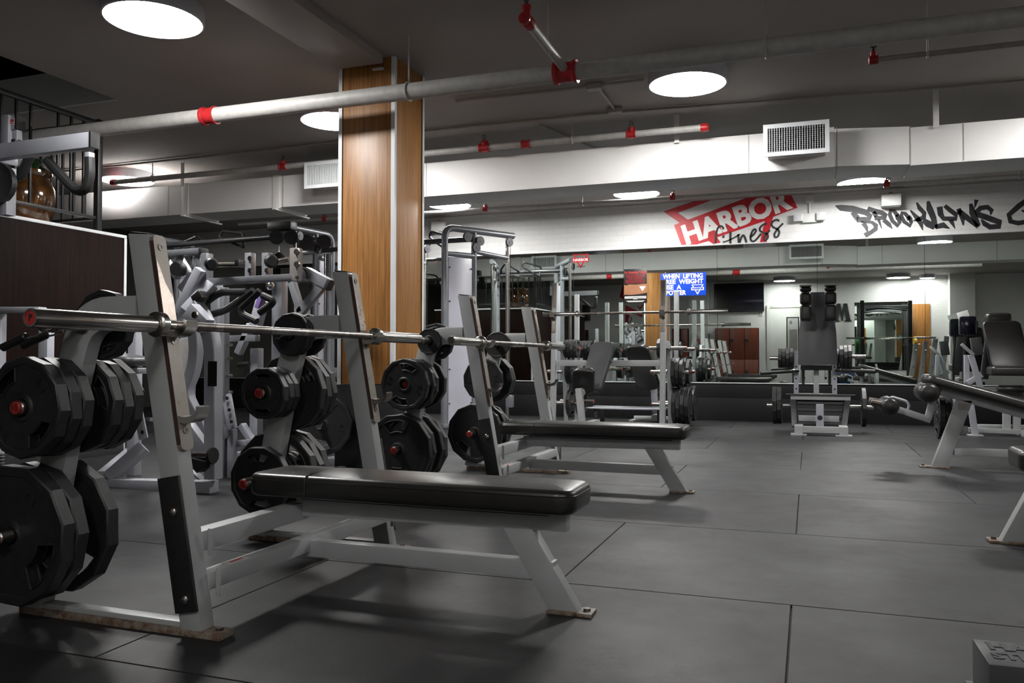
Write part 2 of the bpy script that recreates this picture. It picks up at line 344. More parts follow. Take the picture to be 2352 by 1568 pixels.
    def rib(s, pts, w, o_dir, depth=0.002):
        "flat painted brush stroke: path of (point, half width) on a plane with normal o_dir"
        n = Vector(o_dir).normalized(); P = [Vector(p) for p in pts]; N = len(P); ws = w if isinstance(w, (list, tuple)) else [w] * N
        l, r = [], []
        for i, p in enumerate(P):
            d = (P[min(i + 1, N - 1)] - P[max(i - 1, 0)]).normalized(); sd = n.cross(d)
            l.append(p + sd * ws[i]); r.append(p - sd * ws[i])
        rings = [[l[i], r[i], r[i] + n * depth, l[i] + n * depth] for i in range(N)]
        s._loft(rings); return s
    def build(s, name, material, parent=None, world=False, ang=32, flat=False):
        bmesh.ops.recalc_face_normals(s.b, faces=s.b.faces)
        me = bpy.data.meshes.new(name); s.b.to_mesh(me); s.b.free()
        if not flat:
            me.shade_smooth(); me.set_sharp_from_angle(angle=math.radians(ang))
        me.materials.append(MATS[material])
        ob = bpy.data.objects.new(name, me); C.objects.link(ob)
        if parent:
            ob.parent = parent
            if world:
                off = Vector((0, 0, 0)); p = parent
                while p: off += p.location; p = p.parent
                me.transform(Matrix.Translation(-off))
        return ob
def tag(o, label=None, cat=None, group=None, kind=None):
    if label: o['label'] = label
    if cat: o['category'] = cat
    if group: o['group'] = group
    if kind: o['kind'] = kind
    return o
def thing(name, label, cat, loc=(0, 0, 0), rz=0.0, group=None):
    o = bpy.data.objects.new(name, None); C.objects.link(o); o.empty_display_size = 0.1
    o.location = loc; o.rotation_euler = (0, 0, rz); return tag(o, label, cat, group)
def struct(mb, name, m, **k):
    return tag(mb.build(name, m, **k), kind='structure')
def solo(mb, name, m, label, cat, group=None, loc=None, **k):
    "a thing that is a single mesh; origin moved to its base"
    o = mb.build(name, m, **k); me = o.data
    lo = [min(v.co[i] for v in me.vertices) for i in range(3)]; hi = [max(v.co[i] for v in me.vertices) for i in range(3)]
    c = Vector(((lo[0] + hi[0]) / 2, (lo[1] + hi[1]) / 2, lo[2])); me.transform(Matrix.Translation(-c)); o.location = c
    return tag(o, label, cat, group)
def copy_tree(o, parent=None):
    c = o.copy(); C.objects.link(c)
    if parent: c.parent = parent
    for ch in o.children: copy_tree(ch, c)
    return c

# ------------------------------------------------------------------ room shell
W = 11.62; CEIL = 3.05; FRONT = -1.90; XL, XR = -11.0, 5.6
m = MB(); rnd = random.Random(4)
tones = []
def mat_quad(x0, x1, y0, y1, tone, z=0.0, g=0.0022):
    bev = 0.002
    lo = [(x0 + g, y0 + g), (x1 - g, y0 + g), (x1 - g, y1 - g), (x0 + g, y1 - g)]
    li = [(x0 + g + bev, y0 + g + bev), (x1 - g - bev, y0 + g + bev), (x1 - g - bev, y1 - g - bev), (x0 + g + bev, y1 - g - bev)]
    m._add([V(*p, z - 0.012) for p in lo] + [V(*p, z - bev) for p in lo] + [V(*p, z) for p in li],
           [(k, (k + 1) % 4, 4 + (k + 1) % 4, 4 + k) for k in range(4)] + [(4 + k, 4 + (k + 1) % 4, 8 + (k + 1) % 4, 8 + k) for k in range(4)] + [(8, 9, 10, 11)])
    tones.extend([tone] * 9)
rows = [(-1.90, -0.62, 0), (-0.62, 0.60, 1), (0.60, 1.80, 1), (1.80, 3.00, 0), (3.00, 4.22, 1), (4.22, 5.46, 0), (5.46, 6.70, 2), (6.70, 7.95, 0), (7.95, 9.20, 2), (9.20, 10.45, 0), (10.45, 11.62, 2)]
for y0, y1, k in rows:
    x = [-0.06, -0.895, -0.92][k] - 1.84 * 6
    while x < XR:
        a, b_ = max(x, XL), min(x + 1.84, XR)
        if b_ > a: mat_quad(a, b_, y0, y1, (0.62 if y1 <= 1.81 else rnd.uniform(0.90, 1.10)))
        x += 1.84
n0 = len(tones)
m._add([V(XL, FRONT, -0.012), V(XR, FRONT, -0.012), V(XR, W, -0.012), V(XL, W, -0.012)], [(0, 1, 2, 3)]); tones.append(0.15)
flo = m.build('floor', 'floor_rubber', flat=True); tag(flo, kind='structure')
ca = flo.data.color_attributes.new('tone', 'FLOAT_COLOR', 'CORNER'); k = 0
for p in flo.data.polygons:
    for li in p.loop_indices: ca.data[li].color = (tones[p.index],) * 3 + (1,)
# ceiling with the stair opening
HX0, HX1, HY0, HY1 = -9.0, -5.53, 1.0, 5.42
m = MB(); m.holed([[V(XL, FRONT, CEIL), V(XR, FRONT, CEIL), V(XR, W, CEIL), V(XL, W, CEIL)], [V(HX0, HY0, CEIL), V(HX1, HY0, CEIL), V(HX1, HY1, CEIL), V(HX0, HY1, CEIL)][::-1]], (0, 0, 0.32))
struct(m, 'ceiling', 'ceiling_paint', flat=True)
m = MB(); m.b2((HX0 - .2, HY0 - .2, 4.6), (HX1 + .2, HY1 + .6, 4.7))
for lo, hi in (((HX0 - .2, HY0 - .2, CEIL + .32), (HX0 - .1, HY1 + .6, 4.6)), ((HX1 + .1, HY0 - .2, CEIL + .32), (HX1 + .2, HY1 + .6, 4.6)), ((HX0 - .2, HY0 - .3, CEIL + .32), (HX1 + .2, HY0 - .2, 4.6)), ((HX0 - .2, HY1 + .5, CEIL + .32), (HX1 + .2, HY1 + .6, 4.6))): m.b2(lo, hi)
struct(m, 'stairwell_light_block', 'glass_dark')  # closed dark box, added over the stair opening to keep world light out
m = MB(); m.b2((HX0, HY1 - 0.02, CEIL - .001), (HX1 - .001, HY1 - .001, CEIL + .318)); struct(m, 'trim_1', 'wall_paint')
# walls
m = MB(); m.b2((XL, W, 0), (XR, W + .15, CEIL)); struct(m, 'wall_back', 'brick_white')
m = MB(); m.b2((XL - .15, FRONT, 0), (XL, W, CEIL)); struct(m, 'wall_left', 'wall_dark')
m = MB(); m.b2((XR, FRONT, 0), (XR + .15, W, CEIL)); struct(m, 'wall_right', 'brick_white')
m = MB(); m.b2((XL, FRONT - .15, 0), (XR, FRONT, CEIL)); struct(m, 'wall_front', 'brick_white')
# black rubber wainscot under the mirrors, two boards high
m = MB(); m.b2((XL, W - .03, 0.012), (XR, W, 0.315), 0.004); m.b2((XL, W - .026, 0.322), (XR, W, 0.520), 0.004)
struct(m, 'baseboard_back', 'wainscot')
m = MB(); m.b2((XL, W - .034, 0.520), (XR, W, 0.530), 0.002); struct(m, 'trim_2', 'trim_white')
m = MB(); m.b2((XL, W - .022, 2.419), (XR, W, 2.433), 0.003); struct(m, 'trim_3', 'trim_white')
# mirrors
MTILT = 0.0042
edges = [-10.3, -9.0, -7.7, -6.42, -5.12, -3.814, -2.485, -1.175, 0.118, 1.40, 2.70, 4.0, 5.3]
for i in range(len(edges) - 1):
    m = MB(); x0_, x1_ = edges[i] + .002, edges[i + 1] - .002; k_ = 1.886 * MTILT   # the panels lean forward a little at the top
    m.hexa([V(x0_, W - .010, .531), V(x1_, W - .010, .531), V(x1_, W - .004, .531), V(x0_, W - .004, .531), V(x0_, W - .010 - k_, 2.417), V(x1_, W - .010 - k_, 2.417), V(x1_, W - .004 - k_, 2.417), V(x0_, W - .004 - k_, 2.417)])
    solo(m, 'wall_mirror', 'mirror_glass', 'tall wall mirror panel, ' + ['at the far left end of the mirror wall', 'second from the far left end', 'behind the left cable machine', 'left of the wood column foot', 'behind the column', 'just right of the wood column', 'with the small red triangle sticker', 'with the dark poster on its left side', 'left of the standing squat machine', 'right of the standing squat machine', 'reflecting the wood column with a blue notice', 'at the far right end'][i], 'mirror', 'mirror panels along the back wall', flat=True)
m = MB(); m.b2((XL, W - .0028, 0.53), (XR, W - .0005, 2.42)); struct(m, 'trim_4', 'dark_gap')

# ------------------------------------------------------------------ wood clad columns
def column(x0, x1, y0, y1, label):
    t = thing('column', label, 'column', ((x0 + x1) / 2, (y0 + y1) / 2, 0)); top = CEIL
    m = MB(); m.b2((x0 + .01, y0 + .01, 0.66), (x1 - .01, y1 - .01, top), 0.002); m.build('wood_panel', 'wood_oak', t, True)
    m = MB(); m.b2((x0 - .012, y0 - .012, 0.0), (x1 + .012, y1 + .012, 0.655), 0.006); m.build('rubber_base', 'rubber_black', t, True)
    for cx, cy in ((x0, y0), (x1, y0), (x1, y1), (x0, y1)):
        sx = 1 if cx == x0 else -1; sy = 1 if cy == y0 else -1
        m = MB(); m.prism([V(cx, cy, .656), V(cx + sx * .03, cy, .656), V(cx + sx * .03, cy + sy * .004, .656), V(cx + sx * .004, cy + sy * .004, .656), V(cx + sx * .004, cy + sy * .03, .656), V(cx, cy + sy * .03, .656)], (0, 0, top - .658))
        m.build('corner_trim', 'trim_white', t, True)
    return t
column(-3.285, -2.815, 5.30, 5.79, 'oak veneered square column with white corner trims in the middle of the gym')
col2 = column(4.05, 4.55, 5.30, 5.79, 'oak veneered column with a blue notice, seen in the mirror at the right')
m = MB(); m.b2((4.20, 5.791, 1.46), (4.40, 5.797, 1.74)); solo(m, 'notice', 'poster_blue', 'pale blue printed notice on the reflected column', 'notice')
m = MB(); m.lathe([(.02, 0), (.15, 0), (.16, .02), (.15, .045), (.14, .045), (.14, .03), (.02, .03)], (4.04, 5.62, 2.15), (-1, 0, 0), 28); solo(m, 'wall_clock', 'paint_black', 'round black wall clock on the side of the reflected column', 'clock')
m = MB(); m.b2((-3.27, FRONT, 2.985), (-2.885, 5.25, CEIL + .01), 0.004); struct(m, 'trim_5', 'ceiling_paint')
m = MB(); m.b2((-2.99, 5.268, 2.955), (-2.90, 5.299, 2.968), .003); struct(m, 'trim_6', 'wall_paint')

# ------------------------------------------------------------------ stair platform, railing, plant
PX = -5.79
t = thing('stair_platform', 'dark wood clad stair platform wall with pale edge strip at the left', 'platform', (PX - 1.2, 3.4, 0))
m = MB(); m.b2((PX - 2.4, 1.2, 0), (PX - .004, 5.785, 1.93), .002); m.build('panel', 'wood_dark', t, True)
m = MB(); m.b2((PX - 2.4, 1.2, 1.93), (PX, 5.80, 1.957), .003); m.build('top_edge', 'trim_white', t, True)
m = MB(); m.b2((PX - .03, 5.772, 0.0), (PX + .002, 5.80, 1.93), .003); m.build('corner_strip', 'trim_white', t, True)
m = MB(); m.b2((PX - .003, 1.2, 0.0), (PX + .012, 5.78, .10), .003); m.build('skirting', 'rubber_black', t, True)
t = thing('stair_railing', 'black iron railing with thin balusters standing on the stair platform', 'railing', (PX + .03 - .05, 4.0, 1.957))
RX = PX - .03
m = MB(); m.b2((RX - .025, 5.475, 1.957), (RX + .025, 5.525, 2.93), .004); m.build('corner_post', 'paint_black', t, True)
m = MB(); m.b2((RX - .022, 2.0, 2.875), (RX + .022, 5.475, 2.915), .004); m.build('top_rail', 'paint_black', t, True)
m = MB(); m.b2((RX - 1.6, 5.48, 2.875), (RX - .022, 5.52, 2.915), .004); m.build('top_rail', 'paint_black', t, True)
m = MB(); m.b2((RX - .012, 2.0, 2.055), (RX + .012, 5.475, 2.08), .002); m.build('bottom_rail', 'paint_black', t, True)
m = MB(); m.b2((RX - 1.6, 5.49, 2.055), (RX - .02, 5.51, 2.08), .002); m.build('bottom_rail', 'paint_black', t, True)
y = 5.345
while y > 2.6:
    if abs(y - 5.0) > .075: m = MB(); m.b2((RX - .009, y - .009, 2.07), (RX + .009, y + .009, 2.89), .001); m.build('baluster', 'paint_black', t, True)
    y -= 0.128
for k in range(9):
    m = MB(); xx = RX - .15 - k * .13; m.b2((xx - .009, 5.491, 2.07), (xx + .009, 5.509, 2.89), .001); m.build('baluster', 'paint_black', t, True)
t = thing('plant_pot', 'glazed amber brown ceramic pot with leafy plant behind the stair railing', 'potted plant', (-6.32, 5.18, 1.957))
m = MB(); m.lathe([(.02, 0), (.17, 0), (.20, .03), (.235, .13), (.255, .24), (.245, .34), (.215, .41), (.20, .44), (.225, .465), (.225, .485), (.195, .485), (.185, .43), (.02, .42)], (0, 0, 0), seg=40); m.build('pot', 'ceramic', t)
m = MB(); m.cyl((0, 0, .425), (0, 0, .44), .188, 30); m.build('soil', 'soil', t)
m = MB(); rr = random.Random(3)
for k in range(60):
    a = rr.uniform(0, 2 * PI); h = rr.uniform(.03, .14); d = rr.uniform(.05, .27); w = rr.uniform(.018, .03)
    p0 = V(.08 * math.cos(a), .08 * math.sin(a), .43); p2 = V(d * math.cos(a), d * math.sin(a), .44 + h); p1 = (p0 + p2) / 2 + V(0, 0, .08)
    sd = V(-math.sin(a), math.cos(a), 0)
    m._add([p0 - sd * .004, p0 + sd * .004, p1 + sd * w, p2, p1 - sd * w], [(0, 1, 2, 3, 4)])
tag(m.build('leaves', 'leaf', t), kind='stuff')

# ------------------------------------------------------------------ ceiling lamps
def lamp(x, y, label, i):
    t = thing('ceiling_lamp', label, 'ceiling lamp', (x, y, CEIL), 0, 'round ceiling lamps')
    r = .30 if i != 9 else .2
    m = MB(); m.lathe([(.02, 0), (r, 0), (r, -.095), (r - .012, -.10), (r - .018, -.09), (.02, -.085)], seg=48); m.build('housing', 'lamp_rim', t)
    m = MB(); m.lathe([(.01, -.088), (r - .02, -.088), (r - .02, -.098), (.01, -.098)], seg=48); m.build('diffuser', 'lamp_glow_soft' if 7 <= i <= 9 else 'lamp_glow', t)
for i, (x, y, l) in enumerate(LAMPS): lamp(x, y, l, i)

# ------------------------------------------------------------------ air duct
t = thing('air_duct', 'long white rectangular air duct crossing the gym under the ceiling', 'duct', (-1.5, 7.70, 2.48))
D0, D1 = 7.45, 7.95
m = MB(); m.b2((-10.9, D0, 2.475), (0.22, D1, 2.815), .003)
m.hexa([V(.22, D0, 2.48), V(.80, D0 + .0, 2.45), V(.80, D1, 2.45), V(.22, D1, 2.48), V(.22, D0, 2.80), V(.80, D0, 2.765), V(.80, D1, 2.765), V(.22, D1, 2.80)], .003)
m.b2((.80, D0, 2.44), (5.5, D1, 2.755), .003); m.build('duct_body', 'duct_white', t, True)
for x in (-9.2, -6.84, -5.30, -3.60, -.48, .24, .80, 1.19, 2.9):
    m = MB(); m.b2((x - .0035, D0 - .003, 2.45 if x > .7 else 2.478), (x + .0035, D1 + .003, 2.76 if x > .7 else 2.812)); m.build('seam', 'conduit', t, True)
for x in (-6.60, -5.38):
    m = MB(); m.b2((x - .045, D0 - .012, 2.462), (x + .045, D1 + .012, 2.825), .004); m.b2((x - .02, D0 - .05, 2.445), (x + .02, D1 + .10, 2.463), .003); m.build('hanger_strap', 'duct_white', t, True)
for x in (-6.62, -1.10, .99):
    m = MB(); m.b2((x - .022, D0 - .03, 2.79 if x < .9 else 2.73), (x + .022, D0 - .022, CEIL), .001); m.build('strap', 'duct_white', t, True)
def vent(x0, x1, z0, z1, yf, yb, nm='grille'):
    s = 1 if yf > yb else -1
    m = MB(); m.b2((x0 + .03, min(yf - s * .01, yb), z0 + .03), (x1 - .03, max(yf - s * .01, yb), z0 + .034)); m.b2((x0 + .03, min(yf - s * .01, yb), z1 - .034), (x1 - .03, max(yf - s * .01, yb), z1 - .03))
    m.b2((x0 + .03, min(yf - s * .01, yb), z0 + .03), (x0 + .034, max(yf - s * .01, yb), z1 - .03)); m.b2((x1 - .034, min(yf - s * .01, yb), z0 + .03), (x1 - .03, max(yf - s * .01, yb), z1 - .03))
    m.build('vent_box', 'duct_white', t, True)
    m = MB(); m.holed([[V(x0, yf, z0), V(x1, yf, z0), V(x1, yf, z1), V(x0, yf, z1)], [V(x0 + .035, yf, z0 + .035), V(x0 + .035, yf, z1 - .035), V(x1 - .035, yf, z1 - .035), V(x1 - .035, yf, z0 + .035)]], (0, -s * .012, 0)); fr = m.build('vent_frame', 'trim_white', t, True, flat=True)
    m = MB(); n = 22
    for k in range(n):
        x = x0 + .04 + (x1 - x0 - .08) * (k + .5) / n; m.b2((x - .0022, min(yf, yf - s * .02), z0 + .035), (x + .0022, max(yf, yf - s * .02), z1 - .035))
    m.build(nm, 'trim_white', t, True, flat=True)
    m = MB()
    for k in range(11):
        z = z0 + .04 + (z1 - z0 - .08) * (k + .5) / 11; m.b2((x0 + .035, min(yf - s * .022, yf - s * .03), z - .002), (x1 - .035, max(yf - s * .022, yf - s * .03), z + .002))
    m.build('cross_blades', 'conduit', t, True, flat=True)
    m = MB(); m.b2((x0 + .03, min(yf - s * .06, yf - s * .065), z0 + .03), (x1 - .03, max(yf - s * .06, yf - s * .065), z1 - .03)); m.build('vent_back', 'dark_gap', t, True)
vent(-.345, .175, 2.545, 2.815, 7.19, 7.46); vent(-4.86, -4.34, 2.59, 2.86, 7.19, 7.46)
vent(-.30, .26, 2.55, 2.80, 8.22, 7.94); vent(-5.0, -4.5, 2.55, 2.80, 8.22, 7.94)

# ------------------------------------------------------------------ sprinkler pipes
def sprinkler_mesh(m, p, h=.05):
    p = V(p); m.cyl(p, p + V(0, 0, h * .5), .010, 10); m.tube([p + V(-.014, 0, h * .4), p + V(-.016, 0, h * .8), p + V(0, 0, h)], .003, 6); m.tube([p + V(.014, 0, h * .4), p + V(.016, 0, h * .8), p + V(0, 0, h)], .003, 6); m.cyl(p + V(0, 0, h), p + V(0, 0, h + .003), .022, 12)
def hanger(t, x, y, z, r, top=CEIL):
    m = MB(); m.tube([V(x, y + (r + .004) * math.cos(a), z + (r + .004) * math.sin(a)) for a in [PI * k / 8 - PI / 2 for k in range(9)]] + [V(x, y, z + r * 1.9), ] + [V(x, y - (r + .004) * math.cos(a), z + (r + .004) * math.sin(a)) for a in [PI / 2 - PI * k / 8 for k in range(9)]], .007, 6)
    m.cyl((x, y, z + r * 1.5), (x, y, top), .0055, 8); m.build('hanger', 'pipe_white', t, True)
def coupling(t, x, y, z, r, L=.10, axis=(1, 0, 0), head=False):
    a = Vector(axis); c = V(x, y, z)
    m = MB(); m.lathe([(r, -L / 2), (r * 1.30, -L / 2), (r * 1.30, -L * .36), (r * 1.14, -L * .3), (r * 1.14, L * .3), (r * 1.30, L * .36), (r * 1.30, L / 2), (r, L / 2)], c, a, 20)
    if head: m.lathe([(r * .9, 0), (r * .9, r * 1.5), (r * 1.05, r * 1.5), (r * 1.05, r * 2.0), (.004, r * 2.0)], c, (0, 0, 1), 14)
    o = m.build('red_coupling', 'red_paint', t, True)
    if head:
        m = MB(); sprinkler_mesh(m, c + V(0, 0, r * 2.0)); m.build('sprinkler_head', 'steel_dark', t, True)
P1Y, P1Z = 5.0, 2.665
t = thing('sprinkler_main_pipe', 'thick white sprinkler main crossing in front of the oak column', 'pipe', (-1.5, P1Y, P1Z))
m = MB(); m.cyl((-8.4, P1Y, P1Z), (3.2, P1Y, P1Z), .056, 24); m.build('pipe', 'pipe_white', t, True)
for x in (-2.55, -.22, 1.6): hanger(t, x, P1Y, P1Z, .056)
coupling(t, -4.21, P1Y, P1Z, .052, .12); coupling(t, -1.437, P1Y, P1Z, .056, .15)
m = MB(); m.cyl((-1.437, P1Y - .05, P1Z + .012), (-1.437, 4.20, P1Z + .03), .027, 16); m.build('branch_pipe', 'pipe_white', t, True)
m = MB(); m.lathe([(.027, 0), (.036, 0), (.036, .06), (.03, .07), (.034, .10), (.002, .105)], (-1.437, 4.28, P1Z + .028), (0, -1, 0), 16); m.lathe([(.022, 0), (.022, .05), (.026, .05), (.026, .07), (.002, .07)], (-1.437, 4.22, P1Z + .04), (0, 0, 1), 12); m.build('red_elbow', 'red_paint', t, True)
m = MB(); sprinkler_mesh(m, V(-1.437, 4.22, P1Z + .11), .06); m.build('sprinkler_head', 'steel_dark', t, True)
hanger(t, -1.437, 4.62, P1Z + .02, .027)
P2Y, P2Z = 7.27, 2.862
t = thing('sprinkler_branch_pipe', 'white sprinkler branch pipe with red fittings running in front of the white duct', 'pipe', (-3.5, P2Y, P2Z))
m = MB(); m.cyl((-7.45, P2Y, P2Z), (-.86, P2Y, P2Z), .029, 18); m.build('pipe', 'pipe_white', t, True)
for x in (-6.90, -2.03, -4.27): hanger(t, x, P2Y, P2Z, .029)
coupling(t, -5.17, P2Y, P2Z, .03, .08, head=True); coupling(t, -2.90, P2Y, P2Z, .034, .10, head=True); coupling(t, -2.48, P2Y, P2Z, .032, .08); coupling(t, -1.48, P2Y, P2Z, .031, .08, head=True)
for x, s in ((-.84, 1), (-7.46, -1)):
    m = MB(); m.lathe([(.030, 0), (.038, 0), (.038, .05), (.028, .07), (.002, .075)], (x - s * .03, P2Y, P2Z), (s, 0, 0), 16); m.build('red_cap', 'red_paint', t, True)
P3Y, P3Z = 10.15, 2.858
t = thing('sprinkler_wall_pipe', 'thin white sprinkler pipe with small red fittings near the mirror wall', 'pipe', (-2.5, P3Y, P3Z))
m = MB(); m.cyl((-8.0, P3Y, P3Z), (3.4, P3Y, P3Z - .045), .023, 16); m.build('pipe', 'pipe_white', t, True)
for x in (-6.51, -4.03, -1.555, .845): coupling(t, x, P3Y, P3Z - (x + 8) * .0039, .026, .06, head=True)
for x in (-7.0, -2.7, -.62, 2.15): hanger(t, x, P3Y, P3Z - (x + 8) * .0039, .023)
t = thing('sprinkler_end_pipe', 'thin pipe end with a dark sprinkler head at the upper right under the ceiling', 'pipe', (1.5, 5.42, 2.66))
m = MB(); m.cyl((.39, 5.42, 2.665), (3.3, 5.42, 2.665), .016, 12); m.build('pipe', 'conduit', t, True)
m = MB(); m.lathe([(.018, 0), (.027, 0), (.027, .05), (.002, .055)], (.41, 5.42, 2.665), (-1, 0, 0), 12); m.lathe([(.018, 0), (.018, .045), (.002, .046)], (.385, 5.42, 2.67), (0, 0, 1), 12); m.build('red_elbow', 'red_paint', t, True)
m = MB(); sprinkler_mesh(m, V(.385, 5.42, 2.715), .06); m.build('sprinkler_head', 'paint_black', t, True)
hanger(t, .68, 5.42, 2.665, .016)
t = thing('sprinkler_back_pipe', 'pipe with a red fitting running behind the white duct at the right', 'pipe', (1.0, 8.6, 2.84))
m = MB(); m.cyl((.2, 8.6, 2.96), (3.6, 8.6, 2.93), .024, 12); m.build('pipe', 'conduit', t, True); coupling(t, .80, 8.6, 2.955, .028, .08, head=True)
# surface conduits
def conduit(pts, label, boxes=(), r=.011):
    t = thing('conduit', label, 'conduit', pts[0], 0)
    m = MB(); m.tube(pts, r, 8, .12); m.build('tube', 'conduit', t, True)
    for b_ in boxes: m = MB(); m.box(b_, (.12, .08, .045), .006); m.build('junction_box', 'conduit', t, True)
zc = CEIL - .018
conduit([(-2.8, 6.36, zc), (-1.62, 6.38, zc), (-1.2, 6.36, zc)], 'ceiling conduit with junction box left of the lamp behind the main pipe', [(-1.60, 6.39, CEIL - .024)])
conduit([(-1.58, 6.45, zc), (-1.58, 7.05, zc)], 'short ceiling conduit linking two junction boxes', [(-1.58, 7.06, CEIL - .024)])
conduit([(-9.5, 7.22, zc), (-5.4, 7.20, zc), (-3.4, 7.10, zc), (-1.64, 7.12, zc), (1.2, 7.38, zc), (3.5, 7.4, zc)], 'long ceiling conduit running above the white duct')
conduit([(-8.4, 8.5, zc), (-2.2, 8.5, zc), (-1.0, 8.45, zc), (-.55, 8.45, zc)], 'dark ceiling conduit behind the duct', [(-.55, 8.45, CEIL - .03), (-5.6, 8.5, CEIL - .03)])
conduit([(-2.35, 7.3, zc), (-2.05, 8.4, zc)], 'diagonal ceiling conduit above the red fittings')

# ------------------------------------------------------------------ weight plates
PL = {45: (.225, .050), 35: (.182, .045), 25: (.160, .044), 15: (.135, .044), 10: (.118, .042), 5: (.100, .027), 2: (.083, .022)}
def plate_mesh(w):
    R, T = PL[w]; n = 12; hub = .046 if w >= 10 else .040; bore = .0275
    def P(r, a, y): return V(r * math.cos(a), y, r * math.sin(a))
    A = [2 * PI * (k + .5) / n for k in range(n)]
    def fine(r, m=36): return [P(r, 2 * PI * k / m, 0) for k in range(m)]
    m = MB(); rim = R * .13 + .004
    outer = [P(R, a, 0) for a in A]; inner = [P(R - rim, a, 0) for a in A]
    # thick polygonal rim with chamfered edges
    rings = []
    for r, y in ((R - rim, -T * .41), (R - rim + .004, -T / 2 + .001), (R - .005, -T / 2), (R, -T / 2 + .005), (R, T / 2 - .005), (R - .005, T / 2), (R - rim + .004, T / 2 - .001), (R - rim, T * .41)): rings.append([P(r, a, y) for a in A])
    m._loft(rings, cap=False)
    t = T * .80
    loops = [[p + V(0, -t / 2, 0) for p in inner]]
    if w >= 10:
        for c in (PI / 2, -PI / 2):
            hw = .50; r0, r1 = hub + (R - rim - hub) * .46, R - rim - .007
            out = [P(r1, c - hw + 2 * hw * k / 8, -t / 2) for k in range(9)]; inn = [P(r0, c + hw * .78 - 1.56 * hw * k / 8, -t / 2) for k in range(9)]
            lp = out + inn; loops.append(lp[::-1])
            # raised lip around the grip opening
            for s in (-1, 1):
                path = [V(p.x, s * t / 2, p.z) for p in lp]; m.tube(path, .0045, 6, closed=True)
    loops.append([p + V(0, -t / 2, 0) for p in fine(bore, 24)][::-1])
    m.holed(loops, (0, t, 0))
    for s in (-1, 1):
        hr = [(bore, t / 2), (bore, T / 2 - .002), (bore + .004, T / 2), (hub - .006, T / 2), (hub, T / 2 - .004), (hub + .006, t / 2)]
        m.lathe([(r, h) for r, h in hr], (0, 0, 0), (0, s, 0), 24, cap=False)
    # cast lettering on both faces
    if w >= 10:
        for s in (-1, 1):
            for txt, c0 in ((str(w), 0.0), ('LB', PI)):
                rr = hub + (R - rim - hub) * .66
                for k, ch in enumerate(txt):
                    a = c0 + (k - (len(txt) - 1) / 2) * (-.026 / rr) * s * 1.25
                    o = P(rr, a, s * t / 2); rad = P(1, a, 0); tan = V(-math.sin(a), 0, math.cos(a)) * (1 if s > 0 else -1)
                    m.text(ch, .034, o + V(0, s * .001, 0), -tan, rad, .004)
    b = m.b
    bmesh.ops.recalc_face_normals(b, faces=b.faces)
    me = bpy.data.meshes.new('weight_plate'); b.to_mesh(me); b.free(); me.shade_smooth(); me.set_sharp_from_angle(angle=math.radians(25)); me.materials.append(MATS['iron_plate'])
    return me
PMESH = {w: plate_mesh(w) for w in PL}
prnd = random.Random(11)
def put_plate(w, c, axis, label, group, spin=None):
    o = bpy.data.objects.new('weight_plate', PMESH[w]); C.objects.link(o); o.location = c
    s = prnd.uniform(0, 2 * PI) if spin is None else spin
    a = Vector(axis).normalized(); rz = math.atan2(-a.x, a.y)
    o.rotation_euler = (Matrix.Rotation(rz, 3, 'Z') @ Matrix.Rotation(s, 3, 'Y')).to_euler()
    return tag(o, label, 'weight plate', group)
ORD = ['outermost', 'second', 'third', 'fourth', 'fifth', 'sixth', 'seventh']
SZ = {45: 'biggest', 35: 'large', 25: 'medium', 15: 'middling', 10: 'smallish', 5: 'small', 2: 'tiny'}
def stack(peg0, axis, sizes, where, group, gap=.0015, spins=()):
    "plates on a peg: sizes listed from the inside outwards, peg0 is where the stack starts, axis points outwards"
    a = Vector(axis).normalized(); d = 0.0; n = len(sizes)
    for k, w in enumerate(sizes):
        T = PL[w][1]; c = Vector(peg0) + a * (d + T / 2) + V(0, 0, -.0016); d += T + gap
        sp = spins[k] if k < len(spins) else None
        put_plate(w, c, a, (ORD[n - 1 - k] + (' ' if k == n - 1 else ' from outside, ') + SZ[w] + ' black plate, ' + where) if n > 1 else 'single ' + SZ[w] + ' black plate, ' + where, group, sp)
    return d

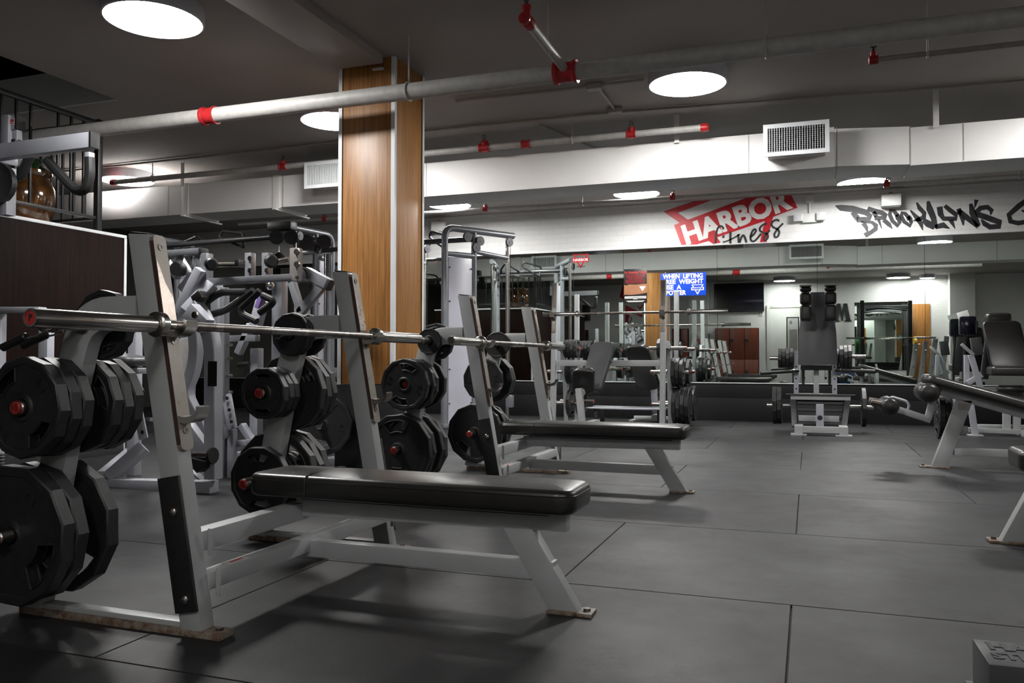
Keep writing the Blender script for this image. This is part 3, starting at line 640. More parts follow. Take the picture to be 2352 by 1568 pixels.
# ------------------------------------------------------------------ flat bench press stations
def numeral(m, txt, c, u, v, size=.030):
    m.text(txt, size, c, u, v, .003, .0006)
def make_bench(guard=True):
    t = thing('bench_press', '', 'bench press')
    fm = 'frame_grey'
    UB, UT = V(-1.761, 0, .012), V(-1.984, 0, 1.235)        # upright centre line, bottom and top
    d = (UT - UB).normalized(); nrm = V(d.z, 0, -d.x)       # nrm points to the front (+x)
    for s, y in ((-1, -.595), (1, .595)):
        o = V(0, y, 0)
        m = MB(); hw = .0385
        P = lambda z, k: V(UB.x + (z - UB.z) * (UT.x - UB.x) / (UT.z - UB.z) + k * hw / nrm.x, y, z)
        a, b_, c_, e = P(.012, -1), P(.012, 1), P(1.232, 1), P(1.238, -1)
        q = V(0, .030, 0); m.hexa([a - q, b_ - q, b_ + q, a + q, e - q, c_ - q, c_ + q, e + q], .004)
        u = m.build('upright', fm, t)
        m = MB(); mid = (e + c_) / 2; m.hexa([e - q * .85 + nrm * .006, c_ - q * .85 - nrm * .006, c_ + q * .85 - nrm * .006, e + q * .85 + nrm * .006] + [p + V(0, 0, .006) for p in (e - q * .85 + nrm * .006, c_ - q * .85 - nrm * .006, c_ + q * .85 - nrm * .006, e + q * .85 + nrm * .006)], .002); m.build('end_cap', 'rubber_black', u)
        # hook plate
        def F(z, off): b0 = P(z, 1); return b0 + nrm * off
        L0, L1 = .558, 1.228
        m = MB(); lo, hi = F(L0, 0), F(L1, 0); w = .027
        out = []
        for cx, cz, t0 in ((w, hi, 0), (-w, hi, PI / 2), (-w, lo, PI), (w, lo, 1.5 * PI)):
            for k in range(5):
                t1 = t0 + PI / 2 * k / 4; r = .016; sg = 1 if cx > 0 else -1; up = -1 if cz is hi else 1
                out.append(cz + V(0, cx - sg * r + r * math.cos(t1), 0) + d * (up * r + r * math.sin(t1)))
        m.prism(out, nrm * .017); hp = m.build('hook_plate', 'worn_plate', t)
        for z in (1.19, .895, .618): m = MB(); p = F(z, .0165); m.lathe([(.002, .0), (.011, .0), (.0115, .003), (.005, .003), (.004, .0012), (.001, .001)], p, nrm, 14); m.build('bolt', 'steel_dark', hp)
        for q in (-1, 1):
            m = MB(); e0, e1 = F(L0 + .018, .0085) + V(0, q * .0273, 0), F(L1 - .018, .0085) + V(0, q * .0273, 0); m.beam(e0, e1, .0008, .0155, nrm, 0); m.build('plate_edge', 'rust_brown', hp)
        m = MB(); m.prism([F(z, .0171) + V(0, yy, 0) for yy, z in ((-.026, .96), (.026, .96), (.026, 1.03), (.0, 1.075), (-.018, 1.13), (-.026, 1.15))], nrm * .0006); m.build('bare_steel_patch', 'bare_steel', hp)
        for z in (.905, .640):
            b0 = F(z, .017); f = V(1, 0, 0); up = V(0, 0, 1)
            prof = [(-.002, .004), (.022, .000), (.048, .004), (.068, .016), (.080, .032), (.081, .052), (.073, .053), (.069, .040), (.058, .029), (.044, .023), (.022, .019), (-.002, .024)]
            m = MB(); hw2 = .025
            m.prism([b0 + f * (x * .92) + up * zz + V(0, -hw2, 0) for x, zz in prof], (0, hw2 * 2, 0)); m.build('bar_hook', 'chrome', hp, ang=25)
        if guard:
            m = MB(); lo, hi = P(.075, 0), P(.480, 0); wq = nrm * .040; g = V(0, s * .030, 0); th = V(0, s * .012, 0)
            pts = [lo - wq, lo + wq, hi + wq, hi - wq]
            m.hexa([p + g for p in pts] + [p + g + th for p in pts], .002); ug = m.build('rubber_guard', 'rubber_black', t)
            for z in (.115, .375): m = MB(); p = P(z, .1) + g + th; m.lathe([(.016, 0), (.015, .005), (.010, .009), (.001, .011)], p, (0, s, 0), 14); m.build('bolt', 'steel_bar', ug)
        # foot rail and toe plate
        m = MB(); m.b2((-2.465, y - .032, .0), (-1.655, y + .032, .022), .003); fr = m.build('foot_rail', 'rusty_foot', t)
        m = MB(); m.b2((-2.405, y - .022, .0222), (-1.81, y + .022, .040), .003); m.build('rail_top', fm, fr)
        for x in (-1.680, -2.445): m = MB(); m.cyl((x, y, .022), (x, y, .030), .012, 8); m.build('bolt', 'steel_dark', fr)
        # storage arm: horizontal at the top, bends down and back to the floor
        pts = fillet([V(-1.99, y, .988), V(-2.215, y, .988), V(-2.285, y, .74), V(-2.43, y, .02)], .11, 8)
        m = MB(); m.strip(pts, .058, .105, (0, 1, 0)); m.build('storage_arm', fm, t)
        for z, x, nm in ((.955, -2.205, ''), (.690, -2.297, '10'), (.283, -2.378, '25')):
            for s2 in (-1, 1):
                L = .186
                m = MB(); m.lathe([(.034, .029), (.034, .034), (.0245, .036), (.0245, L - .004), (.0215, L)], (x, y, z), (0, s2, 0), 20); pg = m.build('plate_peg', 'steel_bar', t)
                m = MB(); m.lathe([(.001, L), (.0205, L), (.0205, L + .007), (.0185, L + .009), (.001, L + .009)], (x, y, z), (0, s2, 0), 20)
                m.build('peg_cap', 'red_plastic' if z < .9 else 'rubber_black', pg)
                if nm: m = MB(); numeral(m, nm, V(x, y + s2 * (L + .0098), z), V(-s2, 0, 0), V(0, 0, 1)); m.build('cap_number', 'cap_ink', pg)
    # cross members
    m = MB(); m.beam((-1.803, -.57, .275), (-1.803, .57, .275), .060, .064, bev=.005); m.build('upper_crossbar', fm, t)
    m = MB(); m.beam((-1.768, -.57, .155), (-1.768, .57, .155), .056, .054, bev=.005); lc = m.build('lower_crossbar', fm, t)
    m = MB(); m.b2((-1.79, -.46, .1822), (-1.75, -.36, .1828)); st = m.build('warning_sticker', 'sticker_white', lc)
    m = MB(); m.b2((-1.775, -.44, .1829), (-1.762, -.38, .1832)); m.build('sticker_print', 'ink_red', lc)
    for y in (-.565, .565):
        for x, z in ((-1.775, .275), (-1.743, .155)):
            m = MB(); m.beam((x + .022, y - math.copysign(.002, y), z), (x + .038, y - math.copysign(.002, y), z), .006, .085, bev=.002); m.build('weld_plate', fm, t)
    m = MB(); m.beam((-1.80, 0, .292), (-.755, 0, .304), .056, .066, bev=.004); m.build('seat_beam', 'frame_grey', t)
    m = MB(); m.b2((-1.74, -.085, .330), (-.80, .085, .341), .003); m.build('pad_plate', 'frame_dark', t)
    m = MB(); m.beam((-1.76, 0, .140), (-.80, 0, .138), .050, .060, bev=.004); m.build('lower_beam', fm, t)
    m = MB(); a = V(-.935, 0, .285); b_ = V(-.765, 0, .012); q = V(0, .028, 0); h = V(.052, 0, 0)
    m.hexa([b_ - h - q, b_ + h - q, b_ + h + q, b_ - h + q, a - h - q, a + h - q, a + h + q, a - h + q], .004); m.build('front_leg', fm, t)
    m = MB(); m.b2((-.822, -.036, 0), (-.668, .036, .013), .003); fp = m.build('foot_plate', 'rusty_foot', t)
    m = MB(); m.cyl((-.692, 0, .013), (-.692, 0, .022), .012, 8); m.build('bolt', 'steel_dark', fp)
    # pad with head section seam and stitched piping
    m = MB(); m.pad((-1.325, 0, .3825), 1.245, .285, .083, cr=.062, er=.024, dome=.007); p = m.build('bench_pad', 'vinyl_black', t, ang=60)
    m = MB(); yy = [.1435, .1435, .13, .10, -.10, -.13, -.1435, -.1435]; zz = [.352, .405, .4235, .4295, .4295, .4235, .405, .352]
    m.tube([V(-1.688, a_, b2) for a_, b2 in zip(yy, zz)], .0032, 6); m.build('pad_seam', 'rubber_black', p)
    m = MB(); out = []
    for sx, sy, t0 in ((1, 1, 0), (-1, 1, PI / 2), (-1, -1, PI), (1, -1, 1.5 * PI)):
        for k in range(7): t1 = t0 + PI / 2 * k / 6; r = .062; out.append(V(-1.325 + sx * (.6225 - r) + r * math.cos(t1), sy * (.1425 - r) + r * math.sin(t1), .4035))
    m.tube(out, .0022, 5, closed=True); m.build('piping', 'vinyl_black', p)
    return t
bench = make_bench(); bench.location = (0, 2.655, 0)
tag(bench, 'nearest grey flat bench press station, its black padded bench lying across the foreground', 'bench press', 'flat bench press stations')
b2_ = copy_tree(bench); b2_.location = (-.012, 5.285, 0); b2_['label'] = 'second grey flat bench press station, behind the nearest one and right of the oak column'
# olympic barbells
def make_barbell(cap='red_plastic', letter=True):
    t = thing('barbell', '', 'barbell')
    m = MB(); m.cyl((0, -.66, 0), (0, .66, 0), .0140, 20); sh = m.build('shaft', 'steel_bar', t)
    for a, b_ in ((-.60, -.42), (-.38, -.12), (.12, .38), (.42, .60)): m = MB(); m.cyl((0, a, 0), (0, b_, 0), .01435, 20); m.build('knurling', 'steel_dark', sh)
    for s in (-1, 1):
        m = MB(); m.lathe([(.0145, .640), (.030, .645), (.030, .650), (.0385, .653), (.0385, .675), (.033, .680), (.0252, .682), (.0252, 1.094), (.0235, 1.10), (.019, 1.10), (.019, 1.096), (.001, 1.096)], (0, 0, 0), (0, s, 0), 28); sl = m.build('sleeve', 'chrome', t)
        m = MB(); m.lathe([(.019, 1.0955), (.0185, 1.098), (.001, 1.098)], (0, 0, 0), (0, s, 0), 24)
        m.build('end_cap', cap, sl)
        if letter and s < 0:
            m = MB(); m.text('P', .024, V(0, -1.0988, 0), (1, 0, 0), (0, 0, 1), .0012, .0005); m.build('cap_letter', 'ink_black', sl)
    return t
bar = make_barbell(); bar.location = (-1.848, 2.640, .945); tag(bar, 'steel barbell with red end cap on the hooks of the nearest bench', 'barbell', 'barbells')
bar2 = make_barbell('steel_dark', False); bar2.location = (-1.860, 5.270, .945); tag(bar2, 'steel barbell resting on the hooks of the second bench', 'barbell', 'barbells')
# plates on the four storage arms
def load(yc, dx, who, lay):
    for key, (z, x) in (('top', (.955, -2.205)), ('middle', (.690, -2.297)), ('bottom', (.283, -2.378))):
        for s, nm in ((-1, 'near'), (1, 'far')):
            L = lay.get((key, s))
            if L: stack(V(x + dx, yc + s * .037, z), (0, s, 0), L[0], f'{nm} side of {key} peg, {who}', 'plates on the bench storage pegs', spins=L[1] if len(L) > 1 else ())
load(2.06, 0, "nearest bench's near arm", {('top', 1): ([10],), ('middle', -1): ([25, 25, 25], (.4, 1.1, .75)), ('middle', 1): ([25, 25, 25], (1.2, .3, .6)), ('bottom', -1): ([45, 45], (.3, 1.0)), ('bottom', 1): ([45], (-.55,))})
load(3.25, 0, "nearest bench's far arm", {('top', -1): ([5, 5], (.2, .15)), ('top', 1): ([5],), ('middle', -1): ([10, 10, 10], (.1, .12, 0.0)), ('middle', 1): ([35, 35, 35], (.7, .9, .3)), ('bottom', -1): ([25], (.05,)), ('bottom', 1): ([45, 45, 45], (.8, .5, .2))})
load(4.69, -.012, "second bench's near arm", {('top', -1): ([2],), ('top', 1): ([10],), ('middle', -1): ([25, 25, 10, 25], (.5, .2, .1, -.25)), ('middle', 1): ([25],), ('bottom', -1): ([45, 45], (.2, .1)), ('bottom', 1): ([45, 45], (.3, .5))})
load(5.88, -.012, "second bench's far arm", {('top', -1): ([5],), ('middle', -1): ([10, 25],), ('middle', 1): ([35, 35],), ('bottom', -1): ([45], (-.65,)), ('bottom', 1): ([45, 45],)})
# spring collar with black grips, parked on the top peg of the near arm
t = thing('spring_collar', 'chrome spring collar with black handle grips on the nearest top peg', 'collar', (-2.205, 1.90, .955))
m = MB(); pts = []
for k in range(61): a = 2 * PI * 3.0 * k / 60; pts.append(V(.0305 * math.cos(a), -.02 + .04 * k / 60, .0305 * math.sin(a)))
m.tube(pts, .0033, 6); m.tube([pts[0], V(.031, -.027, -.030), V(-.01, -.030, -.045), V(-.055, -.035, -.052)], .003, 6); m.tube([pts[-1], V(.031, .027, -.030), V(-.01, .030, -.040), V(-.055, .035, -.045)], .003, 6); m.build('spring', 'chrome', t)
for y, z in ((-.035, -.045), (.035, -.038)): m = MB(); m.cyl((-.045, y, z), (-.145, y, z - .035), .013, 12, bev=.003); m.build('grip', 'grip_black', t)

# ------------------------------------------------------------------ paint, signs and boxes on the mirror wall
NW = V(0, -1, 0)
def wp(sc, ox, oy, Y):            # crop position -> point on the wall plane
    return lambda x, y: at(ox + x / sc, oy + y / sc, Y)
f1 = wp(6.918, 1510, 430, W - .0012)
t = thing('wall_logo', 'red painted gym logo with white block letters above the blue sign', 'painted logo', (-1.0, W - .002, 2.44))
red = [(95, 385), (760, 160), (985, 158), (325, 405), (485, 515), (1560, 112), (2115, 95), (2225, 325), (1840, 468), (1735, 868), (1630, 872), (1705, 535), (950, 795), (1005, 878), (885, 900), (815, 852), (625, 908), (380, 915), (265, 600), (350, 562)]
m = MB(); m.prism([f1(*p) for p in red], (0, -.0012, 0)); m.build('red_shape', 'ink_red', t, True, flat=True)
a, b_ = f1(430, 905), f1(2125, 312); c = f1(1225, 500); u = (b_ - a).normalized(); u.y = 0
m = MB(); m.text('HARBOR', .375, V(c.x, W - .0028, c.z), u, V(-u.z, 0, u.x), .0012, .017, width=(b_ - a).length * 1.0); m.build('white_letters', 'ink_white', t, True, flat=True)
sv = lambda F, P, dy: [F(*p) + V(0, dy, 0) for p in P]
m = MB()
for path, w in (([(1050, 668), (1040, 630), (1000, 612), (960, 645), (935, 720), (925, 890)], .014), ([(1058, 765), (1040, 805)], .014), ([(1040, 875), (1120, 850), (1220, 800), (1310, 745)], .010), ([(1160, 705), (1158, 800), (1160, 893)], .015),
                ([(1285, 745), (1288, 820), (1292, 882)], .014), ([(1305, 880), (1330, 800), (1362, 755), (1388, 790), (1415, 878)], .014),
                ([(1480, 790), (1545, 740), (1572, 680), (1540, 660), (1500, 710), (1475, 790), (1490, 858), (1540, 860), (1600, 800), (1650, 735)], .013),
                ([(1740, 582), (1690, 585), (1630, 635), (1622, 690), (1680, 720), (1752, 745), (1760, 800), (1715, 850), (1685, 825), (1720, 750), (1790, 680)], .013),
                ([(1938, 535), (1900, 512), (1835, 535), (1805, 595), (1845, 640), (1920, 668), (1940, 715), (1915, 785), (1870, 802), (1852, 750), (1900, 670), (1998, 572)], .013)):
    m.rib(fillet(sv(f1, path, -.0024), .03, 4), w, NW, .001)
m.build('script_letters', 'ink_black', t, True, flat=True)
t = thing('wall_lettering', 'black graffiti style lettering spelling a place name at the right', 'painted lettering', (1.4, W - .002, 2.48))
fb = wp(10.69, 1900, 440, W - .0012); fc = wp(7.84, 2052, 400, W - .0012)
K = 11.0 / 1890
def brush(F, sc, path, ws):
    m = MB(); P = sv(F, path, 0); ws = ws if isinstance(ws, (list, tuple)) else [ws] * len(P)
    m.rib(P, [w / sc * K * 1.32 for w in ws], NW, .0012); return m
letters = {
 'letter_b': [(fb, 10.69, [(200, 345), (330, 395), (620, 425), (950, 510), (1055, 600), (1035, 680), (725, 690)], [8, 55, 60, 52, 42, 45, 52]), (fb, 10.69, [(630, 500), (700, 600), (770, 690)], 48), (fb, 10.69, [(830, 745), (1100, 752), (1195, 830), (1185, 920), (1080, 995), (920, 1080)], [12, 30, 42, 42, 38, 50]), (fb, 10.69, [(885, 770), (960, 880), (990, 990)], [42, 33, 12])],
 'letter_r': [(fb, 10.69, [(990, 412), (1150, 472), (1330, 515), (1440, 580), (1425, 640), (1160, 652)], [40, 45, 45, 38, 38, 40]), (fb, 10.69, [(1130, 500), (1210, 610)], 36), (fb, 10.69, [(1262, 690), (1340, 910)], [28, 6]), (fb, 10.69, [(1385, 690), (1520, 810), (1600, 912)], [38, 38, 6])],
 'letter_o': [(fb, 10.69, [(1740, 690), (1705, 560), (1640, 480), (1560, 465), (1535, 560), (1600, 720), (1740, 845), (1775, 760), (1760, 640), (1715, 560)], 34)],
 'letter_o.001': [(fb, 10.69, [(2010, 700), (1975, 610), (1910, 535), (1840, 515), (1820, 600), (1890, 740), (2045, 845), (2060, 750), (2040, 660), (1990, 600)], 32)],
 'letter_k': [(fc, 7.84, [(305, 650), (430, 790), (500, 900), (528, 1010)], [10, 30, 25, 4]), (fc, 7.84, [(420, 510), (470, 610), (555, 700), (545, 780), (450, 815), (355, 840)], [10, 27, 27, 32, 28, 4]), (fc, 7.84, [(540, 825), (640, 900), (725, 990)], [28, 45, 8])],
 'letter_l': [(fc, 7.84, [(625, 485), (650, 620), (720, 780), (762, 965)], [18, 38, 35, 25]), (fc, 7.84, [(752, 950), (900, 915), (1015, 980)], [30, 38, 4])],
 'letter_y': [(fc, 7.84, [(830, 585), (850, 720), (905, 800), (1125, 800), (1125, 725), (1010, 640), (925, 565)], [34, 34, 30, 30, 30, 28, 24]), (fc, 7.84, [(1035, 825), (1110, 980)], [30, 4])],
 'letter_n': [(fc, 7.84, [(1168, 620), (1245, 780), (1258, 920)], [26, 30, 7]), (fc, 7.84, [(1175, 655), (1330, 785), (1530, 950)], [28, 34, 25]), (fc, 7.84, [(1390, 530), (1425, 690), (1525, 930)], [18, 38, 30])],
 'apostrophe': [(fc, 7.84, [(1495, 460), (1465, 600)], [26, 4])],
 'letter_s': [(fc, 7.84, [(1752, 730), (1768, 650), (1690, 592), (1570, 610), (1505, 670), (1545, 732), (1700, 785), (1915, 865), (1905, 938), (1740, 950), (1640, 890), (1585, 815)], [8, 25, 30, 32, 34, 36, 36, 36, 34, 34, 30, 10])],
 'letter_g': [(fc, 7.84, [(2560, 470), (2400, 470), (2260, 570), (2080, 730), (2110, 850), (2250, 880), (2420, 850), (2560, 760), (2600, 860)], [10, 32, 32, 30, 30, 30, 30, 28, 6]), (fc, 7.84, [(2310, 650), (2440, 700), (2580, 740)], [10, 26, 20])],
 'letter_y.001': [(fc, 7.84, [(2700, 470), (2780, 640), (2880, 690)], [10, 30, 26]), (fc, 7.84, [(3000, 400), (2900, 690), (2800, 950)], [14, 32, 5])],
 'letter_m': [(fc, 7.84, [(3080, 900), (3130, 640), (3160, 420)], [6, 32, 28]), (fc, 7.84, [(3160, 430), (3260, 660), (3290, 740)], [26, 30, 20]), (fc, 7.84, [(3290, 740), (3360, 560), (3450, 360)], [18, 30, 26]), (fc, 7.84, [(3450, 370), (3480, 600), (3540, 860)], [24, 32, 6])]}
for nm, strokes in letters.items():
    mm = MB()
    for F, sc, path, ws in strokes: mm.merge(brush(F, sc, path, ws).b)
    mm.build(nm.split('.')[0], 'ink_black', t, True, flat=True)

MF = W - .0185       # front of the mirror glass
def tri_logo(t, c, w, y, ml, mt, script=True, fill=None):
    h = w * .82
    def q(a, b2): return V(c.x + a * w, y, c.z + b2 * h)
    m = MB(); o = [q(-.48, .5), q(.48, .5), q(0, -.5)]; i = [q(-.36, .43), q(.36, .43), q(0, -.33)]
    m.holed([o, i[::-1]], (0, -.0008, 0)); m.build('logo_triangle', ml, t, True, flat=True)
    m = MB(); m.b2((c.x - .50 * w, y - .0018, c.z - .06 * h), (c.x + .50 * w, y - .0008, c.z + .24 * h)); m.build('logo_band', ml if fill is None else fill, t, True, flat=True)
    m = MB(); m.text('HARBOR', w * .21, V(c.x, y - .0024, c.z + .09 * h), (1, 0, 0), (0, 0, 1), .0008, .002, width=w * .9); m.build('logo_letters', mt, t, True, flat=True)
t = thing('safety_sign', 'blue safety sign with white capital letters about using a spotter', 'sign', (-1.64, MF, 1.735))
m = MB(); m.b2((-1.952, MF - .004, 1.735), (-1.325, MF, 2.055), .001); m.build('panel', 'sign_blue', t, True)
m = MB()
for txt, z, x, wd in (('WHEN  LIFTING', 2.006, -1.640, .555), ('FREE  WEIGHT', 1.930, -1.640, .555), ('USE  A', 1.852, -1.79, .25), ('SPOTTER', 1.776, -1.757, .315)): m.text(txt, .086, V(x, MF - .0046, z), (1, 0, 0), (0, 0, 1), .001, .0036, width=wd)
m.build('white_text', 'ink_white', t, True, flat=True)
tri_logo(t, V(-1.44, 0, 1.815), .175, MF - .0042, 'ink_white', 'sign_blue')
t = thing('poster', 'narrow dark poster with red heading and a bare torso, on the mirror', 'poster', (-2.31, MF, 1.645))
m = MB(); m.b2((-2.475, MF - .003, 1.645), (-2.145, MF, 2.135), .0008); m.build('sheet', 'poster_dark', t, True)
m = MB(); m.text('No Slamming Weight', .05, V(-2.31, MF - .0036, 2.085), (1, 0, 0), (0, 0, 1), .0008, .002, width=.315); m.build('heading', 'red_plastic', t, True, flat=True)
m = MB()
for k in range(7):
    z = 2.045 - k * .019; hw = [.145, .135, .13, .10, .14, .145, .13][k]; x = -2.31 - hw; rr = random.Random(k)
    while x < -2.31 + hw: l = rr.uniform(.012, .04); m.b2((x, MF - .0036, z), (min(x + l, -2.31 + hw), MF - .003, z + .007)); x += l + .006
tag(m.build('small_print', 'red_paint', t, True, flat=True), kind='stuff')
m = MB()
for k, hw in enumerate((.155, .155, .155, .03, .0, .13, .11)):
    if hw: m.b2((-2.31 - hw, MF - .0036, 1.738 - k * .0125), (-2.31 + hw, MF - .003, 1.745 - k * .0125))
tag(m.build('fine_print', 'ink_white', t, True, flat=True), kind='stuff')
m = MB(); m.prism([V(-2.474, MF - .0032, 1.91), V(-2.44, MF - .0032, 1.90), V(-2.40, MF - .0032, 1.915), V(-2.30, MF - .0032, 1.91), V(-2.146, MF - .0032, 1.92), V(-2.146, MF - .0032, 1.79), V(-2.25, MF - .0032, 1.775), V(-2.36, MF - .0032, 1.765), V(-2.474, MF - .0032, 1.77)], (0, -.0008, 0)); m.build('torso_print', 'skin_print', t, True, flat=True)
m = MB(); m.prism([V(-2.255, MF - .0042, 1.885), V(-2.16, MF - .0042, 1.885), V(-2.207, MF - .0042, 1.815)], (0, -.0008, 0)); m.build('white_triangle', 'ink_white', t, True, flat=True)
t = thing('mirror_sticker', 'small red triangle logo sticker near the top of the mirror', 'sticker', (-3.115, MF, 2.15))
tri_logo(t, V(-3.115, 0, 2.275), .255, MF - .0004, 'ink_red', 'ink_white')
m = MB(); c0 = V(-3.115, MF - .0022, 2.20)
for dx in (-.055, -.03, -.005, .02, .045): m.rib([c0 + V(dx, 0, -.015), c0 + V(dx + .01, 0, .012), c0 + V(dx + .022, 0, -.005)], .003, NW, .0006)
m.build('logo_script', 'ink_black', t, True, flat=True)

t = thing('emergency_light', 'white twin head emergency light on the wall between the two paintings', 'emergency light', (.03, W - .03, 2.66))
m = MB(); m.b2((-.06, W - .06, 2.665), (.115, W, 2.785), .008); m.build('housing', 'plastic_white', t, True)
for x in (-.115, .17):
    m = MB(); m.box((x, W - .075, 2.735), (.115, .06, .105), .012); h = m.build('lamp_head', 'plastic_white', t, True)
    m = MB(); m.box((x, W - .1065, 2.735), (.092, .004, .082), .003); m.build('lens', 'lamp_rim', h, True)
m = MB(); m.cyl((.015, W - .062, 2.675), (.015, W - .06, 2.675), .007, 10); m.build('status_led', 'led_green', t, True)
m = MB(); m.cyl((.03, W - .02, 2.785), (.03, W - .02, 2.93), .014, 10); m.b2((-.02, W - .06, 2.93), (.085, W, 3.02), .006); m.build('conduit', 'plastic_white', t, True)
for (px0, px1, lab) in ((2026, 2070, 'white box speaker on the wall above the black graffiti lettering'), (988, 1028, 'white box speaker tilted on the wall above the right cable machine')):
    tl = px0 < 1500; a = at(px0, 478 if not tl else 518, W - .2)
    t = thing('wall_speaker', lab, 'speaker', (a.x + .11, W - .12, 2.80), .35 if tl else 0.0, 'white wall speakers')
    m = MB(); m.b2((-.115, -.08, 0), (.115, .08, .15), .012, ); m.build('cabinet', 'plastic_white', t)
    m = MB(); m.b2((-.10, -.086, .012), (.10, -.079, .138), .004); m.build('grille', 'plastic_white', t)
    m = MB(); m.b2((-.02, .0, .15), (.02, .11, .19), .004); m.build('bracket', 'conduit', t)
    m = MB()
    for k in range(8): m.b2((-.1 + k * .027, -.075, .149), (-.087 + k * .027, .075, .158), .002)
    m.build('vent_fins', 'plastic_white', t)

# ------------------------------------------------------------------ incline rack near the mirror
def incline_rack():
    Y0 = 9.62; xl, xr = -2.93, -1.60
    t = thing('incline_bench_rack', 'grey incline bench with tall uprights and plate storage, in front of the mirror', 'incline bench', (-2.26, 9.9, 0))
    fm = 'frame_grey'
    for x in (xl, xr):
        m = MB(); m.beam((x, Y0 - .02, 0.015), (x, Y0 + .10, 1.78), .06, .075, (0, 1, 0), .005); u = m.build('upright', fm, t, True)
        m = MB(); m.beam((x, Y0 + .045, 1.33), (x, Y0 + .062, 1.77), .05, .018, (0, 1, 0), .004); m.beam((x, Y0 + .02, 1.17), (x, Y0 + .036, 1.36), .05, .018, (0, 1, 0), .004)
        hp = m.build('hook_plate', 'worn_plate', t, True)
        m = MB(); m.prism([V(x - .028, Y0 + .03, 1.33), V(x - .028, Y0 - .03, 1.335), V(x - .028, Y0 - .055, 1.36), V(x - .028, Y0 - .055, 1.42), V(x - .028, Y0 - .045, 1.42), V(x - .028, Y0 - .035, 1.37), V(x - .028, Y0 + .03, 1.355)], (.056, 0, 0)); m.build('bar_hook', 'steel_dark', hp, True)
        m = MB(); m.b2((x - .035, Y0 - .30, 0), (x + .035, 10.95, .035), .004); m.build('foot_rail', fm, t, True)
        m = MB(); m.strip(fillet([V(x, Y0 + .07, 1.02), V(x, 10.05, 1.02), V(x, 10.16, .72), V(x, 10.24, .03)], .12, 7), .058, .09, (1, 0, 0)); m.build('storage_arm', fm, t, True)
        m = MB(); m.beam((x, 10.72, .02), (x, 10.72, 1.72), .058, .058, (0, 1, 0), .005); m.build('rear_post', fm, t, True)
        for y, z in ((10.02, .98), (10.13, .69), (10.20, .285), (10.72, .98), (10.72, .69), (10.72, .285)):
            for s in (-1, 1):
                m = MB(); m.lathe([(.034, .029), (.034, .034), (.0245, .036), (.0245, .225), (.0215, .229)], (x, y, z), (s, 0, 0), 16); pg = m.build('plate_peg', 'steel_bar', t, True)
                m = MB(); m.lathe([(.001, .229), (.0215, .229), (.0205, .235), (.001, .235)], (x, y, z), (s, 0, 0), 16); m.build('peg_cap', 'red_plastic', pg, True)
    m = MB(); m.beam((xl + .03, Y0 + .02, .80), (xr - .03, Y0 + .02, .80), .06, .07, bev=.005); cb = m.build('crossbar', fm, t, True)
    m = MB(); m.beam((xl + .03, Y0 - .12, .05), (xr - .03, Y0 - .12, .05), .06, .05, bev=.005); m.build('base_crossbar', fm, t, True)
    # bench body
    cx = -2.36
    m = MB(); m.beam((cx, Y0 - .1, .09), (cx - .02, 8.95, .09), .08, .09, bev=.006); m.build('base_beam', fm, t, True)
    m = MB(); m.beam((cx - .02, 8.97, .03), (cx - .06, 8.93, .52), .07, .07, (0, 1, 0), .005); m.build('seat_post', fm, t, True)
    m = MB(); m.b2((cx - .09, 8.86, 0), (cx + .05, 9.04, .02), .004); m.build('foot_plate', fm, t, True)
    bd = V(.10, .34, .56).normalized(); sd = V(.95, -.28, 0).normalized(); sd = (sd - bd * sd.dot(bd)).normalized()
    m = MB(); m.pad(V(cx + .06, 9.30, .76), .66, .30, .07, bd, sd, cr=.06, er=.02); p = m.build('backrest', 'vinyl_grey', t, True, ang=60)
    n = bd.cross(sd); bc = V(cx + .06, 9.30, .76) + bd * .07
    m = MB(); m.tube([bc + sd * .152 - n * .03, bc + sd * .152 + n * .03, bc + sd * .12 + n * .04, bc - sd * .12 + n * .04, bc - sd * .152 + n * .03, bc - sd * .152 - n * .03], .004, 6); m.build('pad_seam', 'rubber_black', p, True)
    sd2 = V(.10, -.36, .40).normalized() * -1
    m = MB(); m.pad(V(cx - .02, 8.98, .60), .38, .28, .07, sd2, sd, cr=.07, er=.02); m.build('seat_pad', 'vinyl_black', t, True, ang=60)
    m = MB(); m.beam((cx - .05, 8.95, .44), (cx + .05, 9.45, .74), .05, .06, bev=.004); m.build('pad_beam', fm, t, True)
    return t
incline_rack()
b3 = make_barbell('steel_dark', False); b3.location = (-1.955, 9.608, 1.394); b3.rotation_euler = (0, 0, -PI / 2); tag(b3, 'barbell on the tall incline rack in front of the poster', 'barbell', 'barbells')
gi = 'plates on the incline rack'
def rk(x, s, y, z, sizes, who, spins=()): stack(V(x + s * .037, y, z), (s, 0, 0), sizes, who + ' of incline rack', gi, spins=spins)
rk(-1.60, 1, 10.20, .285, [45, 45, 45, 45], 'lower front right peg'); rk(-1.60, 1, 10.72, .285, [45, 45, 45, 45], 'lower rear right peg')
rk(-1.60, 1, 10.13, .69, [35, 35, 25], 'middle front right peg'); rk(-1.60, 1, 10.72, .69, [35, 35, 25], 'middle rear right peg')
rk(-1.60, -1, 10.02, .98, [10, 10], 'top inner right peg'); rk(-1.60, 1, 10.72, .98, [5], 'top rear right peg')
rk(-2.93, 1, 10.02, .98, [10, 10, 10, 10], 'top front left peg'); rk(-2.93, 1, 10.72, .98, [10, 10, 10, 10], 'top rear left peg')
rk(-2.93, 1, 10.20, .285, [35], 'lower front left peg'); rk(-2.93, 1, 10.13, .69, [25, 25], 'middle front left peg'); rk(-2.93, 1, 10.72, .285, [45], 'lower rear left peg')

